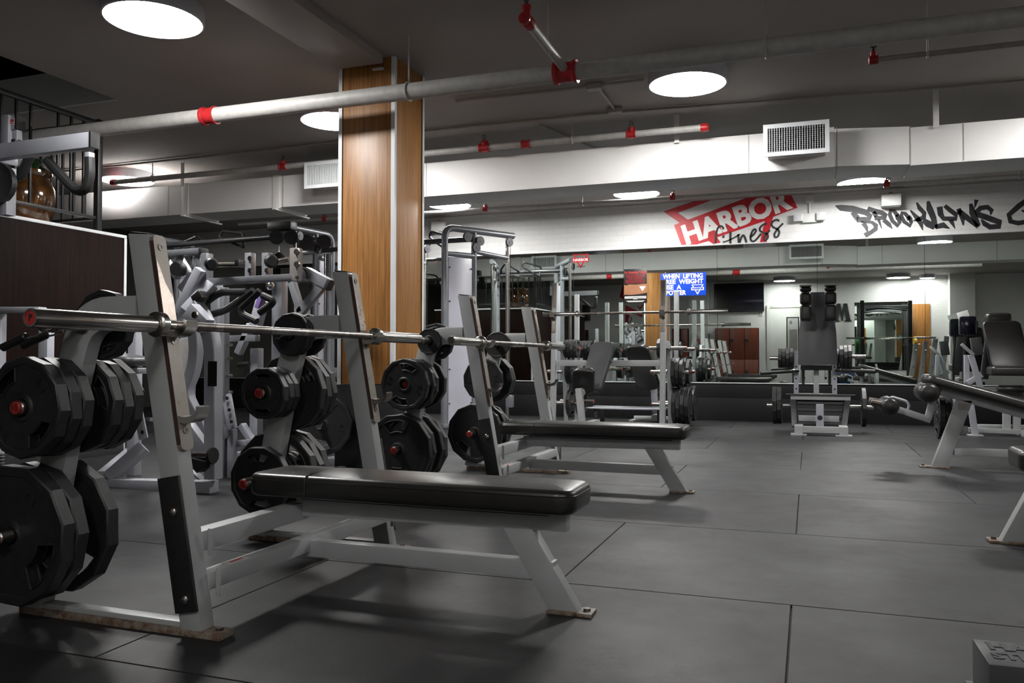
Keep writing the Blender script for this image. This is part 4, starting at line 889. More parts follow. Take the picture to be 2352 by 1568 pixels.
# second adjustable bench behind the rack crossbar
t = thing('adjustable_bench', 'raised dark bench seen from behind, between the incline rack uprights', 'bench', (-2.15, 10.9, 0))
cx = -2.03
bd = V(-.12, -.30, .55).normalized(); sd = V(1, -.2, 0).normalized(); sd = (sd - bd * sd.dot(bd)).normalized()
m = MB(); m.pad(V(cx - .02, 10.78, .74), .68, .33, .08, bd, sd, cr=.10, er=.03); m.build('backrest', 'vinyl_black', t, True, ang=60)
m = MB(); m.beam((cx + .05, 11.06, .50), (cx - .04, 10.84, .80), .11, .04, (0, 1, 0), .005); m.build('back_plate', 'frame_dark', t, True)
m = MB(); m.beam((cx + .10, 11.06, .12), (cx + .07, 11.04, .56), .08, .07, (0, 1, 0), .005); m.build('post', 'frame_white', t, True)
m = MB(); m.beam((cx + .08, 11.08, .06), (cx + .10, 11.35, .06), .09, .08, bev=.005); m.build('base_beam', 'frame_grey', t, True)
for x in (cx - .22, cx + .38): m = MB(); m.b2((x - .03, 10.98, 0), (x + .03, 11.42, .03), .003); m.build('foot', 'frame_grey', t, True)
m = MB(); m.beam((cx - .22, 11.2, .05), (cx + .38, 11.2, .05), .06, .05, bev=.004); m.build('cross_foot', 'frame_grey', t, True)
m = MB(); m.cyl((cx + .14, 11.04, .40), (cx + .21, 11.04, .42), .016, 10); m.build('adjust_knob', 'grip_black', t, True)
t = thing('step_platform', 'two flat grey spotter steps on thin legs under the raised dark bench', 'platform', (-2.2, 10.6, 0))
for y in (10.45, 10.80):
    m = MB(); m.b2((-2.72, y - .08, .205), (-1.70, y + .08, .222), .004); m.build('step_plate', 'frame_white', t, True)
    for x in (-2.6, -1.78): m = MB(); m.b2((x - .025, y - .025, 0), (x + .025, y + .025, .205), .003); m.build('leg', 'frame_dark', t, True)

# ------------------------------------------------------------------ standing squat machine in the middle of the mirror wall
def squat_machine():
    t = thing('squat_machine', 'standing plate loaded squat machine with shoulder pads, facing the room', 'squat machine', (.15, 10.1, 0))
    g, d = 'frame_grey', 'frame_dark'
    A = lambda x, y, Y: at(x, y, Y)
    yb = 9.80
    def vx(px, Y): return A(px, 900, Y).x
    def vz(py, Y): return A(1880, py, Y).z
    for px in (1834, 1937):
        x = vx(px, yb); m = MB(); m.b2((x - .045, yb - .06, .018), (x + .045, 10.75, .105), .006); m.build('base_rail', g, t, True)
        m = MB(); m.b2((x - .085, yb - .10, 0), (x + .085, yb + .04, .018), .003); m.build('foot_plate', g, t, True)
    m = MB(); m.beam((vx(1838, yb), yb - .01, .066), (vx(1933, yb), yb - .01, .066), .07, .07, bev=.005); m.build('front_crossbar', g, t, True)
    m = MB(); m.beam((vx(1833, yb), yb + .28, .17), (vx(1929, yb), yb + .28, .17), .06, .065, bev=.005); m.build('step_crossbar', g, t, True)
    x = vx(1883, yb); m = MB(); m.b2((x - .04, yb + .02, .10), (x + .04, yb + .10, .345), .005); po = m.build('centre_post', 'frame_white', t, True)
    m = MB(); m.cyl((x, yb + .018, .195), (x, yb + .02, .195), .028, 16); m.build('post_plug', 'rubber_black', po, True)
    # foot deck: dark slatted plate in a grey frame, leaning back
    yd = 10.0; zt, zb = vz(914, yd), vz(981, yd); xa, xb = vx(1815, yd), vx(1955, yd); xa2, xb2 = vx(1818, yd), vx(1944, yd)
    lean = V(0, .16, 0)
    TL, TR, BL, BR = V(xa, yd, zt) + lean, V(xb, yd, zt) + lean, V(xa2, yd, zb), V(xb2, yd, zb)
    m = MB(); m.beam(TL, TR, .05, .055, (0, 0, 1), .004); dk = m.build('deck_frame_top', g, t, True)
    for p, q in ((TL, BL), (TR, BR)):
        s = 1 if p is TL else -1; m = MB(); m.beam(p + V(s * .03, 0, -.03), q + V(s * .03, 0, 0), .06, .04, (0, 1, 0), .004); m.build('deck_frame_side', d, t, True)
    m = MB(); m.hexa([BL + V(.06, .02, 0), BR + V(-.06, .02, 0), BR + V(-.06, .03, 0), BL + V(.06, .03, 0), TL + V(.06, .02, -.03), TR + V(-.06, .02, -.03), TR + V(-.06, .03, -.03), TL + V(.06, .03, -.03)]); m.build('deck_plate', 'rubber_black', t, True)
    for k in range(4):
        f_ = (k + .6) / 4.3; p, q = TL.lerp(BL, f_), TR.lerp(BR, f_); m = MB(); m.beam(p + V(.07, .01, -.02), q + V(-.07, .01, -.02), .02, .028, (0, 0, 1), .003); m.build('deck_rib', d, t, True)
    m = MB(); m.beam(TL + V(-.05, .03, .03), TR + V(.05, .03, .03), .16, .012, (0, 0, 1), .003); m.build('deck_lip', 'rubber_black', t, True)
    # uprights and mast
    yu = 10.35
    for px in (1829, 1917):
        x = vx(px, yu); m = MB(); m.b2((x - .027, yu - .03, .06), (x + .027, yu + .03, vz(808, yu)), .004); u = m.build('upright', 'frame_white', t, True)
        for z in (.50, .62, .76): m = MB(); m.cyl((x, yu - .031, z), (x, yu - .029, z), .010, 10); m.build('hole', 'dark_gap', u, True)
    m = MB(); m.beam((vx(1829, yu), yu, vz(907, yu)), (vx(1917, yu), yu, vz(907, yu)), .05, .04, bev=.004); m.build('crossbar', g, t, True)
    x = vx(1875, yu); m = MB(); m.b2((x - .03, yu - .05, .12), (x + .03, yu + .02, vz(850, yu)), .004); m.build('mast', g, t, True)
    xl_, xr_ = vx(1846, yu), vx(1905, yu)
    m = MB(); m.b2((xl_ - .03, yu - .08, vz(850, yu)), (xr_ + .03, yu + .02, vz(838, yu)), .006); br = m.build('pad_bracket', d, t, True)
    for x in (xl_ - .005, xr_ + .005): m = MB(); m.beam((x, yu - .03, vz(842, yu)), (x, yu + .10, vz(880, yu)), .03, .06, (0, 1, 0), .004); m.build('side_plate', d, t, True)
    # long back pad, narrower at the top, and shoulder pads
    yp = 10.12; z0, z1 = vz(838, yp), vz(671, yp + .1); c = V((vx(1877, yp) + vx(1880, yp)) / 2, yp + .03, (z0 + z1) / 2)
    bd = V(0, .10, 1).normalized(); m = MB()
    Lr = [(z0, .205), (z0 + .02, .212), (z0 + .35, .205), (z0 + .52, .19), (z0 + .62, .13), (z0 + .70, .108), (z1 - .02, .096), (z1, .085)]
    rings = []
    for z, hw in Lr:
        yy = yp + .10 * (z - z0) / (z1 - z0); r = .012
        rings.append([V(c.x - hw + r, yy - .035, z), V(c.x + hw - r, yy - .035, z), V(c.x + hw, yy - .035 + r, z), V(c.x + hw, yy + .035, z), V(c.x - hw, yy + .035, z), V(c.x - hw, yy - .035 + r, z)])
    m._loft(rings); m.build('back_pad', 'vinyl_grey', t, True, ang=50)
    for px in (1852, 1909):
        x = vx(px, 9.95); zt_, zb_ = vz(656, 9.95), vz(737, 9.95)
        m = MB()
        for a, b2 in ((zb_, zb_ + .18), (zb_ + .185, zb_ + .325), (zb_ + .33, zt_ - .01)): m.pad(V(x, 9.93, (a + b2) / 2), b2 - a, .125, .13, (0, 0, 1), (1, 0, 0), cr=.03, er=.035)
        sp = m.build('shoulder_pad', 'vinyl_black', t, True, ang=60)
        m = MB(); m.b2((x - .065, 9.87, zt_ - .008), (x + .065, 10.0, zt_ + .008), .004); m.build('pad_top_plate', 'frame_white', sp, True)
        m = MB(); m.beam((x, 10.0, zt_ - .25), (x, 10.28, zt_ - .30), .05, .05, bev=.004); m.build('pad_arm', d, t, True)
    # handles and plate pegs
    for s, p0, p1 in ((-1, (1834, 851), (1747, 857)), (1, (1920, 850), (2012, 853))):
        a, b2 = A(*p0, yu - .06), A(*p1, yu - .25); m = MB(); m.cyl(a, b2, .022, 14, bev=.003); hd = m.build('handle', 'grip_black', t, True)
        m = MB(); mid = a.lerp(b2, .12); m.cyl(mid, mid + (b2 - a).normalized() * .02, .028, 14); m.build('handle_collar', 'steel_dark', hd, True)
    pegs = []
    for px, py, s, L, Y in ((1829, 822, -1, .30, yu), (1917, 819, 1, .34, yu), (1822, 932, -1, .30, 10.34), (1950, 933, 1, .26, 10.34)):
        x = vx(px, Y); z = vz(py, Y); m = MB(); m.cyl((x, Y, z), (x + s * L, Y, z), .0245, 16, bev=.003); m.build('plate_peg', 'chrome', t, True); pegs.append((x, Y, z, s))
    return pegs
pg = squat_machine(); gs = 'plates on the squat machine'
stack(V(pg[0][0] - .03, pg[0][1], pg[0][2]), (-1, 0, 0), [10, 10, 10, 10], 'upper left peg of the squat machine', gs)
stack(V(pg[1][0] + .03, pg[1][1], pg[1][2]), (1, 0, 0), [2, 15, 15, 15], 'upper right peg of the squat machine', gs)
stack(V(pg[2][0] - .13, pg[2][1], pg[2][2]), (-1, 0, 0), [45, 45], 'lower left peg of the squat machine', gs)
stack(V(pg[3][0] + .13, pg[3][1], pg[3][2]), (1, 0, 0), [45], 'lower right peg of the squat machine', gs)

# ------------------------------------------------------------------ decline benches at the right edge
def decline_bench():
    Y = 7.20; g = 'frame_grey'
    t = thing('decline_bench', 'grey decline bench with black pad and ankle rollers at the right edge', 'decline bench', (1.6, Y, 0))
    P = lambda x, y, dy=0: at(x, y, Y + dy)
    a, b2 = P(2128, 868), P(2420, 948); bd = (b2 - a).normalized(); L = (b2 - a).length
    n = V(-bd.z, 0, bd.x)
    m = MB(); m.pad(a + bd * (L * .5 + .02) - n * .005, L + .10, .30, .075, bd, (0, 1, 0), cr=.08, er=.028); m.build('bench_pad', 'vinyl_black', t, True, ang=60)
    m = MB(); m.beam(P(2160, 893) - n * .005, P(2440, 972) - n * .005, .07, .085, (0, 0, 1), .005); m.build('pad_beam', g, t, True)
    m = MB(); f0, f1_ = P(2157, 1068), P(2215, 918); h = V(.055, 0, 0); q = V(0, .035, 0); f0.z = .012
    m.hexa([f0 - h - q, f0 + h - q, f0 + h + q, f0 - h + q, f1_ - h - q, f1_ + h - q, f1_ + h + q, f1_ - h + q], .005); lg = m.build('front_leg', g, t, True)
    m = MB(); c = f1_ - (f1_ - f0) * .10; m.b2((c.x - .03, Y - .038, c.z - .025), (c.x + .045, Y - .0355, c.z + .025)); m.build('maker_badge', 'conduit', lg, True)
    m = MB(); m.b2((f0.x - .14, Y - .045, 0), (f0.x + .07, Y + .045, .013), .003); fp = m.build('foot_plate', 'rusty_foot', t, True)
    m = MB(); m.cyl((f0.x - .115, Y, .013), (f0.x - .115, Y, .024), .012, 8); m.build('bolt', 'steel_dark', fp, True)
    m = MB(); z = P(2300, 1040).z; m.beam((P(2190, 1040).x, Y, z), (2.65, Y, z), .06, .055, bev=.004); m.build('lower_beam', g, t, True)
    m = MB(); m.beam((2.55, Y, .012), (2.42, Y, .50), .07, .11, (0, 1, 0), .005); m.build('rear_leg', g, t, True)
    m = MB(); m.b2((2.45, Y - .3, 0), (2.65, Y + .3, .03), .004); m.build('rear_foot', g, t, True)
    # knee cushion, ankle rollers on a cranked arm
    kc = P(2128, 900); m = MB(); m.cyl(kc + V(0, -.19, 0), kc + V(0, .19, 0), .075, 24, bev=.025); m.build('knee_roller', 'vinyl_black', t, True, ang=60)
    e = P(2131, 962); m = MB(); m.beam(P(2146, 905), e + V(.0, 0, -.0), .05, .055, (0, 1, 0), .004); m.build('arm_post', g, t, True)
    w = P(2050, 936); m = MB(); m.beam(e + V(.02, 0, -.008), w, .05, .05, (0, 0, 1), .004); m.build('ankle_arm', g, t, True)
    for dy in (-.10, .10):
        c = P(2040, 930) + V(0, dy, 0); m = MB(); m.cyl(c + V(-.0, -.085, 0), c + V(0, .085, 0), .068, 22, bev=.02); rr_ = m.build('ankle_roller', 'vinyl_black', t, True, ang=60)
        m = MB(); m.cyl(c + V(-.14, -.05, .03), c + V(-.02, -.04, .01), .03, 14, bev=.004); m.build('roller_cap', 'steel_dark', rr_, True)
    m = MB(); m.tube([P(2042, 918), P(2048, 911), P(2082, 921), P(2089, 930), P(2084, 945)], .011, 8, .03); m.build('grab_handle', 'frame_white', t, True)
    # weight storage behind
    m = MB(); m.cyl(P(2163, 957, .3) + V(-.0, 0, 0), P(2200, 958, .3), .0245, 14); m.build('storage_peg', 'chrome', t, True)
    m = MB(); m.beam(P(2196, 900, .3), P(2200, 990, .3), .06, .06, (0, 1, 0), .004); m.build('storage_post', g, t, True)
    m = MB(); m.beam(P(2200, 985, .3), P(2215, 985, 0), .05, .05, bev=.004); m.build('storage_brace', g, t, True)
    return P
P_ = decline_bench()
c = P_(2190, 957, .3); stack(c - V(.03, 0, 0), (-1, 0, 0), [35, 35], 'storage peg behind the decline bench leg', 'plates by the decline bench')

def second_decline():
    Y = 4.36; t = thing('flat_bench', 'bench cut off by the right edge, black pad corner and leg with foot plate', 'bench', (1.3, Y, 0))
    c = at(2332, 1055, Y - .1)
    m = MB(); m.pad(V(c.x + .60, Y - .05, c.z), 1.20, .30, .095, (1, 0, 0), (0, 1, 0), cr=.06, er=.025); m.build('bench_pad', 'vinyl_black', t, True, ang=60)
    m = MB(); m.beam((c.x + .12, Y - .05, c.z - .08), (c.x + 1.1, Y - .05, c.z - .08), .07, .07, bev=.004); m.build('pad_beam', 'frame_grey', t, True)
    f0 = at(2325, 1243, Y); f0.z = .012; f0.y = Y; h = V(.05, 0, 0); q = V(0, .035, 0); k = V(.14, 0, c.z - .10)
    m = MB(); m.hexa([f0 - h - q, f0 + h - q, f0 + h + q, f0 - h + q, f0 + k - h - q, f0 + k + h - q, f0 + k + h + q, f0 + k - h + q], .005); m.build('front_leg', 'frame_grey', t, True)
    m = MB(); m.b2((f0.x - .10, Y - .045, 0), (f0.x + .10, Y + .045, .013), .003); fp = m.build('foot_plate', 'rusty_foot', t, True)
    m = MB(); m.cyl((f0.x - .075, Y, .013), (f0.x - .075, Y, .024), .012, 8); m.build('bolt', 'steel_dark', fp, True)
    m = MB(); m.beam((f0.x + 1.05, Y, .012), (f0.x + .95, Y, c.z - .1), .06, .10, (0, 1, 0), .005); m.build('rear_leg', 'frame_grey', t, True)
second_decline()
# machine foot with cast lettering, lower right corner
t = thing('machine_foot', 'dark grey sloped machine foot with lettering in the bottom right corner', 'machine base', (.75, 2.6, 0))
a = at(2234, 1468, 2.72); b2 = at(2360, 1468, 2.72); z1 = a.z
A0, A1 = atz(2233, 1466, .135), atz(2272, 1525, .135); B0, B1 = A0 + V(.60, .03, 0), A1 + V(.60, .03, 0)
m = MB(); lo = lambda p, k=0: V(p.x, p.y, k)
m.hexa([lo(A0, .012), lo(A1, .012), lo(B1, .012), lo(B0, .012), A0, A1, B1, B0], .004); bd = m.build('body', 'frame_dark', t, True)
m = MB(); u = (B1 - A1).normalized(); c = (A0 + A1 + B0 + B1) / 4 + V(-.145, 0, .0012)
m.text('HAMMER', .075, c + V(0, .035, 0), u, V(-u.y, u.x, 0), .001, .003, width=.27); m.text('STRENGTH', .06, c - V(0, .035, 0), u, V(-u.y, u.x, 0), .001, .003, width=.27); m.build('lettering', 'ink_black', t, True, flat=True)
m = MB(); m.beam(A1 + V(.10, -.02, -.07), A1 + V(.55, -.40, -.07), .10, .08, bev=.005); m.build('side_beam', 'frame_grey', t, True)
m = MB(); m.b2((A0.x - .01, A1.y - .02, 0), (B0.x, B0.y + .02, .012), .002); m.build('ground_plate', 'frame_dark', t, True)
m = MB(); m.cyl(A0.lerp(B0, .35) + V(0, -.02, 0), A0.lerp(B0, .35) + V(0, -.02, .004), .008, 10); m.build('bolt', 'steel_bar', t, True)

# ------------------------------------------------------------------ machines by the mirror wall at the right edge
def right_machines():
    g, wt, d = 'frame_grey', 'frame_white', 'frame_dark'
    Y = 10.45
    t = thing('incline_machine', 'black padded chair machine with white frame legs beside the mirror, right edge', 'exercise machine', (2.3, Y, 0))
    A = lambda x, y, k=0: at(x, y, Y + k)
    def sg(nm, mt, a, b2, w, h, k=0, k2=None): 
        p0, p1 = A(*a, k), A(*b2, k if k2 is None else k2); m = MB(); m.beam(p0, p1, h * 11.0 / 1890, w, (0, 1, 0), .004); return m.build(nm, mt, t, True)
    a, b2 = A(2318, 835), A(2300, 750, .12); bd = (b2 - a).normalized(); m = MB(); m.pad((a + b2) / 2, .56, .38, .08, bd, (1, 0, 0), cr=.06, er=.02); m.build('back_pad', 'vinyl_black', t, True, ang=60)
    m = MB(); m.pad(A(2345, 852, -.15), .62, .34, .10, (1, 0, 0), (0, 1, 0), cr=.05, er=.025); m.build('seat_pad', 'vinyl_black', t, True, ang=60)
    m = MB(); m.pad(A(2292, 733, .2), .26, .14, .14, (1, 0, 0), (0, 1, 0), cr=.05, er=.04); m.build('head_pad', 'vinyl_black', t, True, ang=60)
    m = MB(); m.cyl(A(2292, 893, -.1), A(2352, 893, -.1), .04, 16, bev=.01); m.build('roller_pad', 'vinyl_black', t, True, ang=60)
    sg('front_leg', wt, (2230, 815), (2256, 905), .05, 10); sg('front_leg', wt, (2226, 905), (2240, 1000), .05, 11, -.1); sg('side_post', wt, (2220, 815), (2220, 890), .05, 9, .05); sg('brace', wt, (2222, 880), (2255, 860), .04, 10)
    sg('upper_arm', d, (2240, 775), (2246, 815), .08, 18); sg('rear_post', d, (2275, 755), (2260, 870), .05, 14, .2); sg('frame_bar', g, (2225, 895), (2300, 893), .05, 9); sg('base_beam', g, (2180, 985), (2360, 992), .07, 9, .05); sg('base_rail', g, (2245, 978), (2360, 980), .06, 7, .3)
    sg('lower_post', g, (2312, 905), (2312, 985), .05, 13, .1); sg('lower_post', g, (2335, 905), (2335, 985), .05, 13, .1); sg('seat_frame', d, (2290, 905), (2360, 905), .06, 22); sg('handle_bar', g, (2208, 790), (2236, 815), .03, 6, -.1)
    m = MB(); m.b2((A(2222, 1000, -.1).x, Y - .16, 0), (A(2258, 1000, -.1).x, Y - .04, .015), .003); m.build('foot_plate', g, t, True)
    for px in (2190, 2355): q = A(px, 990, .05); m = MB(); m.b2((q.x - .05, Y - .05, 0), (q.x + .05, Y + .35, max(.03, q.z)), .004); m.build('base_foot', g, t, True)
    t2 = thing('punch_bag', 'small glossy black boxing target hanging by the mirror at the right', 'punch bag', (2.6, 11.25, 0))
    c = at(2222, 748, 11.25); m = MB(); m.box(c, (.18, .16, .23), .03); m.build('cover', 'glass_dark', t2, True)
    m = MB(); m.beam(c + V(-.1, 0, .10), c + V(.02, 0, .135), .12, .012, (0, 1, 0), .003); m.build('top_flap', 'plastic_white', t2, True)
    m = MB(); m.tube([c + V(-.02, 0, -.11), c + V(-.05, 0, -.45), V(c.x - .05, c.y, 0.03)], .014, 8, .05); m.build('stand', 'paint_black', t2, True)
    m = MB(); m.lathe([(.02, 0), (.16, 0), (.16, .03), (.02, .035)], V(c.x - .05, c.y, 0), (0, 0, 1), 20); m.build('stand_base', 'paint_black', t2, True)
right_machines()

# ------------------------------------------------------------------ front wall of the room, seen only in the mirrors
YF = FRONT
def rm(px, py, Y=YF + .05):
    "point on the plane y = Y that the leaning mirror shows at photo position (px, py)"
    o = V(0, 0, CAM_H); d = at(px, py, 1.0) - o; n = V(0, -1, -MTILT).normalized(); c = V(0, W - .010, .531)
    h = o + d * ((c - o).dot(n) / d.dot(n)); e = d - n * (2 * d.dot(n)); return h + e * ((Y - h.y) / e.y)
a, b2 = rm(2182, 700, YF + .35), rm(2240, 700, YF + .35); m = MB(); m.b2((a.x, FRONT + .002, 0), (b2.x, FRONT + .35, CEIL - .002)); struct(m, 'trim_8', 'brick_white')
a, b2 = rm(1582, 700, YF + .2), rm(1626, 700, YF + .2); m = MB(); m.b2((a.x, FRONT + .002, 0), (b2.x, FRONT + .20, CEIL - .002)); struct(m, 'trim_9', 'brick_white')
def rbox(nm, mt, p0, p1, d, label, cat, group=None, Y=YF, bev=.004):
    a, b2 = rm(*p0, Y + d), rm(*p1, Y + d); m = MB(); m.b2((a.x, Y + .001, b2.z), (b2.x, Y + d, a.z), bev); return solo(m, nm, mt, label, cat, group)
t = thing('television', 'black flat screen television on the front wall, seen in the mirror', 'television', (-1.9, YF, 1.95))
a, b2 = rm(1640, 652), rm(1755, 715); m = MB(); m.b2((a.x, YF + .03, b2.z), (b2.x, YF + .08, a.z), .006); m.build('casing', 'paint_black', t, True)
m = MB(); m.b2((a.x + .015, YF + .0802, b2.z + .02), (b2.x - .015, YF + .082, a.z - .015)); m.build('screen', 'glass_dark', t, True)
m = MB(); m.b2((a.x + .3, YF + .002, b2.z + .2), (b2.x - .3, YF + .03, a.z - .2)); m.build('wall_bracket', 'paint_black', t, True)
a = rm(1747, 720); t = thing('number_sign', 'small white square number sign under the television in the mirror', 'sign', (a.x, YF, a.z - .06)); m = MB(); m.b2((a.x - .06, YF + .001, a.z - .065), (a.x + .06, YF + .02, a.z + .065), .003); m.build('panel', 'plastic_white', t, True)
m = MB(); m.text('12', .10, V(a.x, YF + .0206, a.z), (-1, 0, 0), (0, 0, 1), .001, .003); m.build('number', 'ink_black', t, True, flat=True)
def locker(x0, x1, zt, k, lab):
    t = thing('locker', lab, 'locker', ((x0 + x1) / 2, YF + .2, 0), 0, 'wooden lockers')
    m = MB(); m.b2((x0, YF + .002, 0), (x1, YF + .36, zt), .004); m.build('cabinet', 'wood_dark', t, True)
    for z0, z1 in ((.08, .74), (.75, zt - .01)):
        m = MB(); m.b2((x0 + .006, YF + .36, z0), (x1 - .006, YF + .38, z1), .003); dr = m.build('door', 'wood_locker', t, True)
        m = MB(); m.cyl((x0 + .06, YF + .38, z1 - .35), (x0 + .06, YF + .40, z1 - .35), .05, 16, bev=.004); m.build('lock', 'paint_black', dr, True)
xs = [rm(p, 800, YF + .38).x for p in (1642, 1676, 1710, 1742)]; zt = rm(1700, 753, YF + .38).z
for k in range(3): locker(xs[k], xs[k + 1], zt, k, ['brown wooden locker farthest left under the television in the mirror', 'brown wooden locker in the middle of the row in the mirror', 'brown wooden locker nearest the pale door in the mirror'][k])
for k, (p0, p1) in enumerate(((1543, 1562), (1563, 1580))): locker(rm(p0, 800, YF + .38).x, rm(p1, 800, YF + .38).x, zt, k, ['brown wooden locker beside the reflected oak column', 'brown wooden locker left of the white pier in the mirror'][k])
for k, (p0, p1) in enumerate(((1278, 1300), (1300, 1322), (1322, 1345))): locker(rm(p0, 800, YF + .38).x, rm(p1, 800, YF + .38).x, zt, k, ['brown wooden locker behind the cable machine in the mirror, first', 'brown wooden locker behind the cable machine in the mirror, second', 'brown wooden locker behind the cable machine in the mirror, third'][k])
# fire equipment sign and call point on the white pier
a, b2 = rm(1598, 778, YF + .2), rm(1607, 803, YF + .2); m = MB(); m.b2((a.x, YF + .201, b2.z), (b2.x, YF + .206, a.z)); t = thing('fire_sign', 'narrow red and white fire arrow sign on the pier in the mirror', 'sign', ((a.x + b2.x) / 2, YF + .20, b2.z)); m.build('panel', 'ink_red', t, True)
m = MB(); cx = (a.x + b2.x) / 2; m.prism([V(cx - .012, YF + .2065, a.z - .05), V(cx + .012, YF + .2065, a.z - .05), V(cx + .012, YF + .2065, b2.z + .08), V(cx + .03, YF + .2065, b2.z + .08), V(cx, YF + .2065, b2.z + .03), V(cx - .03, YF + .2065, b2.z + .08), V(cx - .012, YF + .2065, b2.z + .08)], (0, .001, 0)); m.build('arrow', 'ink_white', t, True, flat=True)
m = MB(); m.b2((cx - .05, YF + .201, a.z + .06), (cx + .05, YF + .28, a.z + .20), .01); solo(m, 'call_point', 'plastic_white', 'small white box above the red fire sign in the mirror', 'call point')
# door with frame
a, b2 = rm(1768, 705), rm(1838, 880)
m = MB(); m.b2((a.x, YF + .001, 0), (b2.x, YF + .045, a.z - .03), .004); struct(m, 'door_1', 'door_paint')
m = MB(); m.b2((a.x - .09, YF + .001, 0), (a.x - .002, YF + .06, a.z + .06), .004); m.b2((a.x - .002, YF + .001, a.z - .028), (b2.x + .002, YF + .06, a.z + .06), .004); m.b2((b2.x + .002, YF + .001, 0), (b2.x + .09, YF + .06, a.z + .06), .004); struct(m, 'trim_7', 'wall_paint')
# standing notice frame before the door
a, b2 = rm(1806, 728, YF + .5), rm(1836, 822, YF + .5)
NY = YF + .5
t = thing('notice_stand', 'black framed white standing notice in front of the door in the mirror', 'notice stand', ((a.x + b2.x) / 2, YF + .5, 0))
m = MB(); m.b2((a.x, NY - .02, b2.z), (b2.x, NY + .02, a.z), .006); m.build('frame', 'paint_black', t, True); m = MB(); m.b2((a.x + .03, NY + .020, b2.z + .04), (b2.x - .03, NY + .0225, a.z - .03)); m.build('sheet', 'plastic_white', t, True)
m = MB(); m.b2((a.x + .08, NY + .0226, b2.z + .22), (b2.x - .05, NY + .0235, a.z - .35)); m.build('picture', 'conduit', t, True)
m = MB(); m.text('0', .13, V(a.x + .12, NY + .0236, a.z - .16), (-1, 0, 0), (0, 0, 1), .001, .002); m.build('number', 'ink_black', t, True, flat=True)
m = MB(); m.cyl(((a.x + b2.x) / 2, NY - .01, .02), ((a.x + b2.x) / 2, NY - .01, b2.z), .02, 10); m.lathe([(.02, 0), (.22, 0), (.22, .015), (.02, .02)], ((a.x + b2.x) / 2, NY - .01, 0), (0, 0, 1), 20); m.build('stand', 'paint_black', t, True)
c = rm(1934, 716); m = MB(); lw, lh = .26, .24
P2 = lambda x, z: V(c.x + x, YF + .002, c.z + z)
m.prism([P2(-.22, -lh), P2(-.14, lh), P2(-.05, lh), P2(-.10, -lh)], (0, .015, 0)); m.prism([P2(.10, -lh), P2(.05, lh), P2(.14, lh), P2(.22, -lh)], (0, .015, 0)); m.prism([P2(-.11, lh), P2(-.02, -lh), P2(.03, -lh), P2(-.04, lh)], (0, .0155, 0)); m.prism([P2(.04, lh), P2(-.03, -lh), P2(.02, -lh), P2(.11, lh)], (0, .016, 0))
for dx in (-.16, .16): m.b2((c.x + dx - .09, YF + .001, c.z - lh - .03), (c.x + dx + .09, YF + .016, c.z - lh + .002))
solo(m, 'wall_letter', 'ink_black', 'large black capital letter M on the front wall in the mirror', 'letter')
# squat rack before the front wall mirror
a, b2 = rm(1963, 700), rm(2094, 872); m = MB(); m.b2((a.x, YF + .002, .45), (b2.x, YF + .008, 2.35)); solo(m, 'wall_mirror', 'mirror_glass', 'mirror on the front wall behind the squat rack, seen in the back mirror', 'mirror', flat=True)
rbox('wood_panel', 'wood_oak', (2096, 698), (2138, 874), .03, 'brown wooden wall panel right of the squat rack in the mirror', 'wall panel')
RY = YF + .8
t = thing('squat_rack', 'black squat rack with a barbell, seen in the mirror before a second mirror', 'squat rack', ((a.x + b2.x) / 2, RY, 0))
for px in (1980, 2090):
    q = rm(px, 690, RY); m = MB(); m.b2((q.x - .05, RY - .05, 0), (q.x + .05, RY + .05, q.z), .004); m.build('upright', 'paint_black', t, True)
    m = MB(); m.b2((q.x - .05, RY - .55, 0), (q.x + .05, RY - .05, .06), .004); m.build('foot', 'paint_black', t, True)
    m = MB(); m.b2((q.x - .04, RY - .59, 0), (q.x + .04, RY - .51, q.z - .15), .004); m.build('rear_upright', 'frame_dark', t, True)
    hx = q.x + (.07 if px < 2000 else -.07); m = MB(); m.b2((hx - .03, RY + .03, 1.28), (hx + .03, RY + .15, 1.30), .003); m.b2((hx - .03, RY + .14, 1.30), (hx + .03, RY + .15, 1.36), .002); m.build('bar_hook', 'steel_dark', t, True)
p0, p1 = rm(1983, 706, RY), rm(2087, 706, RY); m = MB(); m.beam(p0, p1, .08, .10, bev=.004); m.build('top_beam', 'frame_silver', t, True)
m = MB(); m.tube([p0 + V(.05, .1, -.08), p0 + V(.4, .14, -.03), p1 + V(-.4, .14, -.03), p1 + V(-.05, .1, -.08)], .02, 8, .1); m.build('pullup_bar', 'paint_black', t, True)
q = rm(2045, 782, RY + .11); bk = make_barbell('steel_dark', False); bk.location = (q.x, RY + .095, 1.330); bk.rotation_euler = (0, 0, -PI / 2); tag(bk, 'dark barbell on the squat rack in the mirror', 'barbell', 'barbells')
for px, mt, lab in ((1968, 'green_plate', 'green bumper plate stored on the squat rack, in the mirror'), (2102, 'yellow_plate', 'yellow bumper plate stored on the squat rack, in the mirror')):
    q = rm(px, 800, RY - .25); m = MB(); m.lathe([(.026, -.04), (.21, -.04), (.22, -.03), (.22, .03), (.21, .04), (.026, .04), (.026, -.04)], (q.x, RY - .25, 1.148), (1, 0, 0), 30, cap=False); solo(m, 'bumper_plate', mt, lab, 'weight plate', 'bumper plates')
    m = MB(); x1 = rm(1980 if px < 2000 else 2090, 690, RY).x; m.cyl((x1, RY - .25, 1.15), (q.x + (-.12 if px < 2000 else .12), RY - .25, 1.15), .022, 12); m.build('storage_peg', 'steel_bar', t, True); m = MB(); m.beam((x1, RY - .55, 1.15), (x1, RY - .02, 1.15), .05, .05); m.build('peg_beam', 'paint_black', t, True)
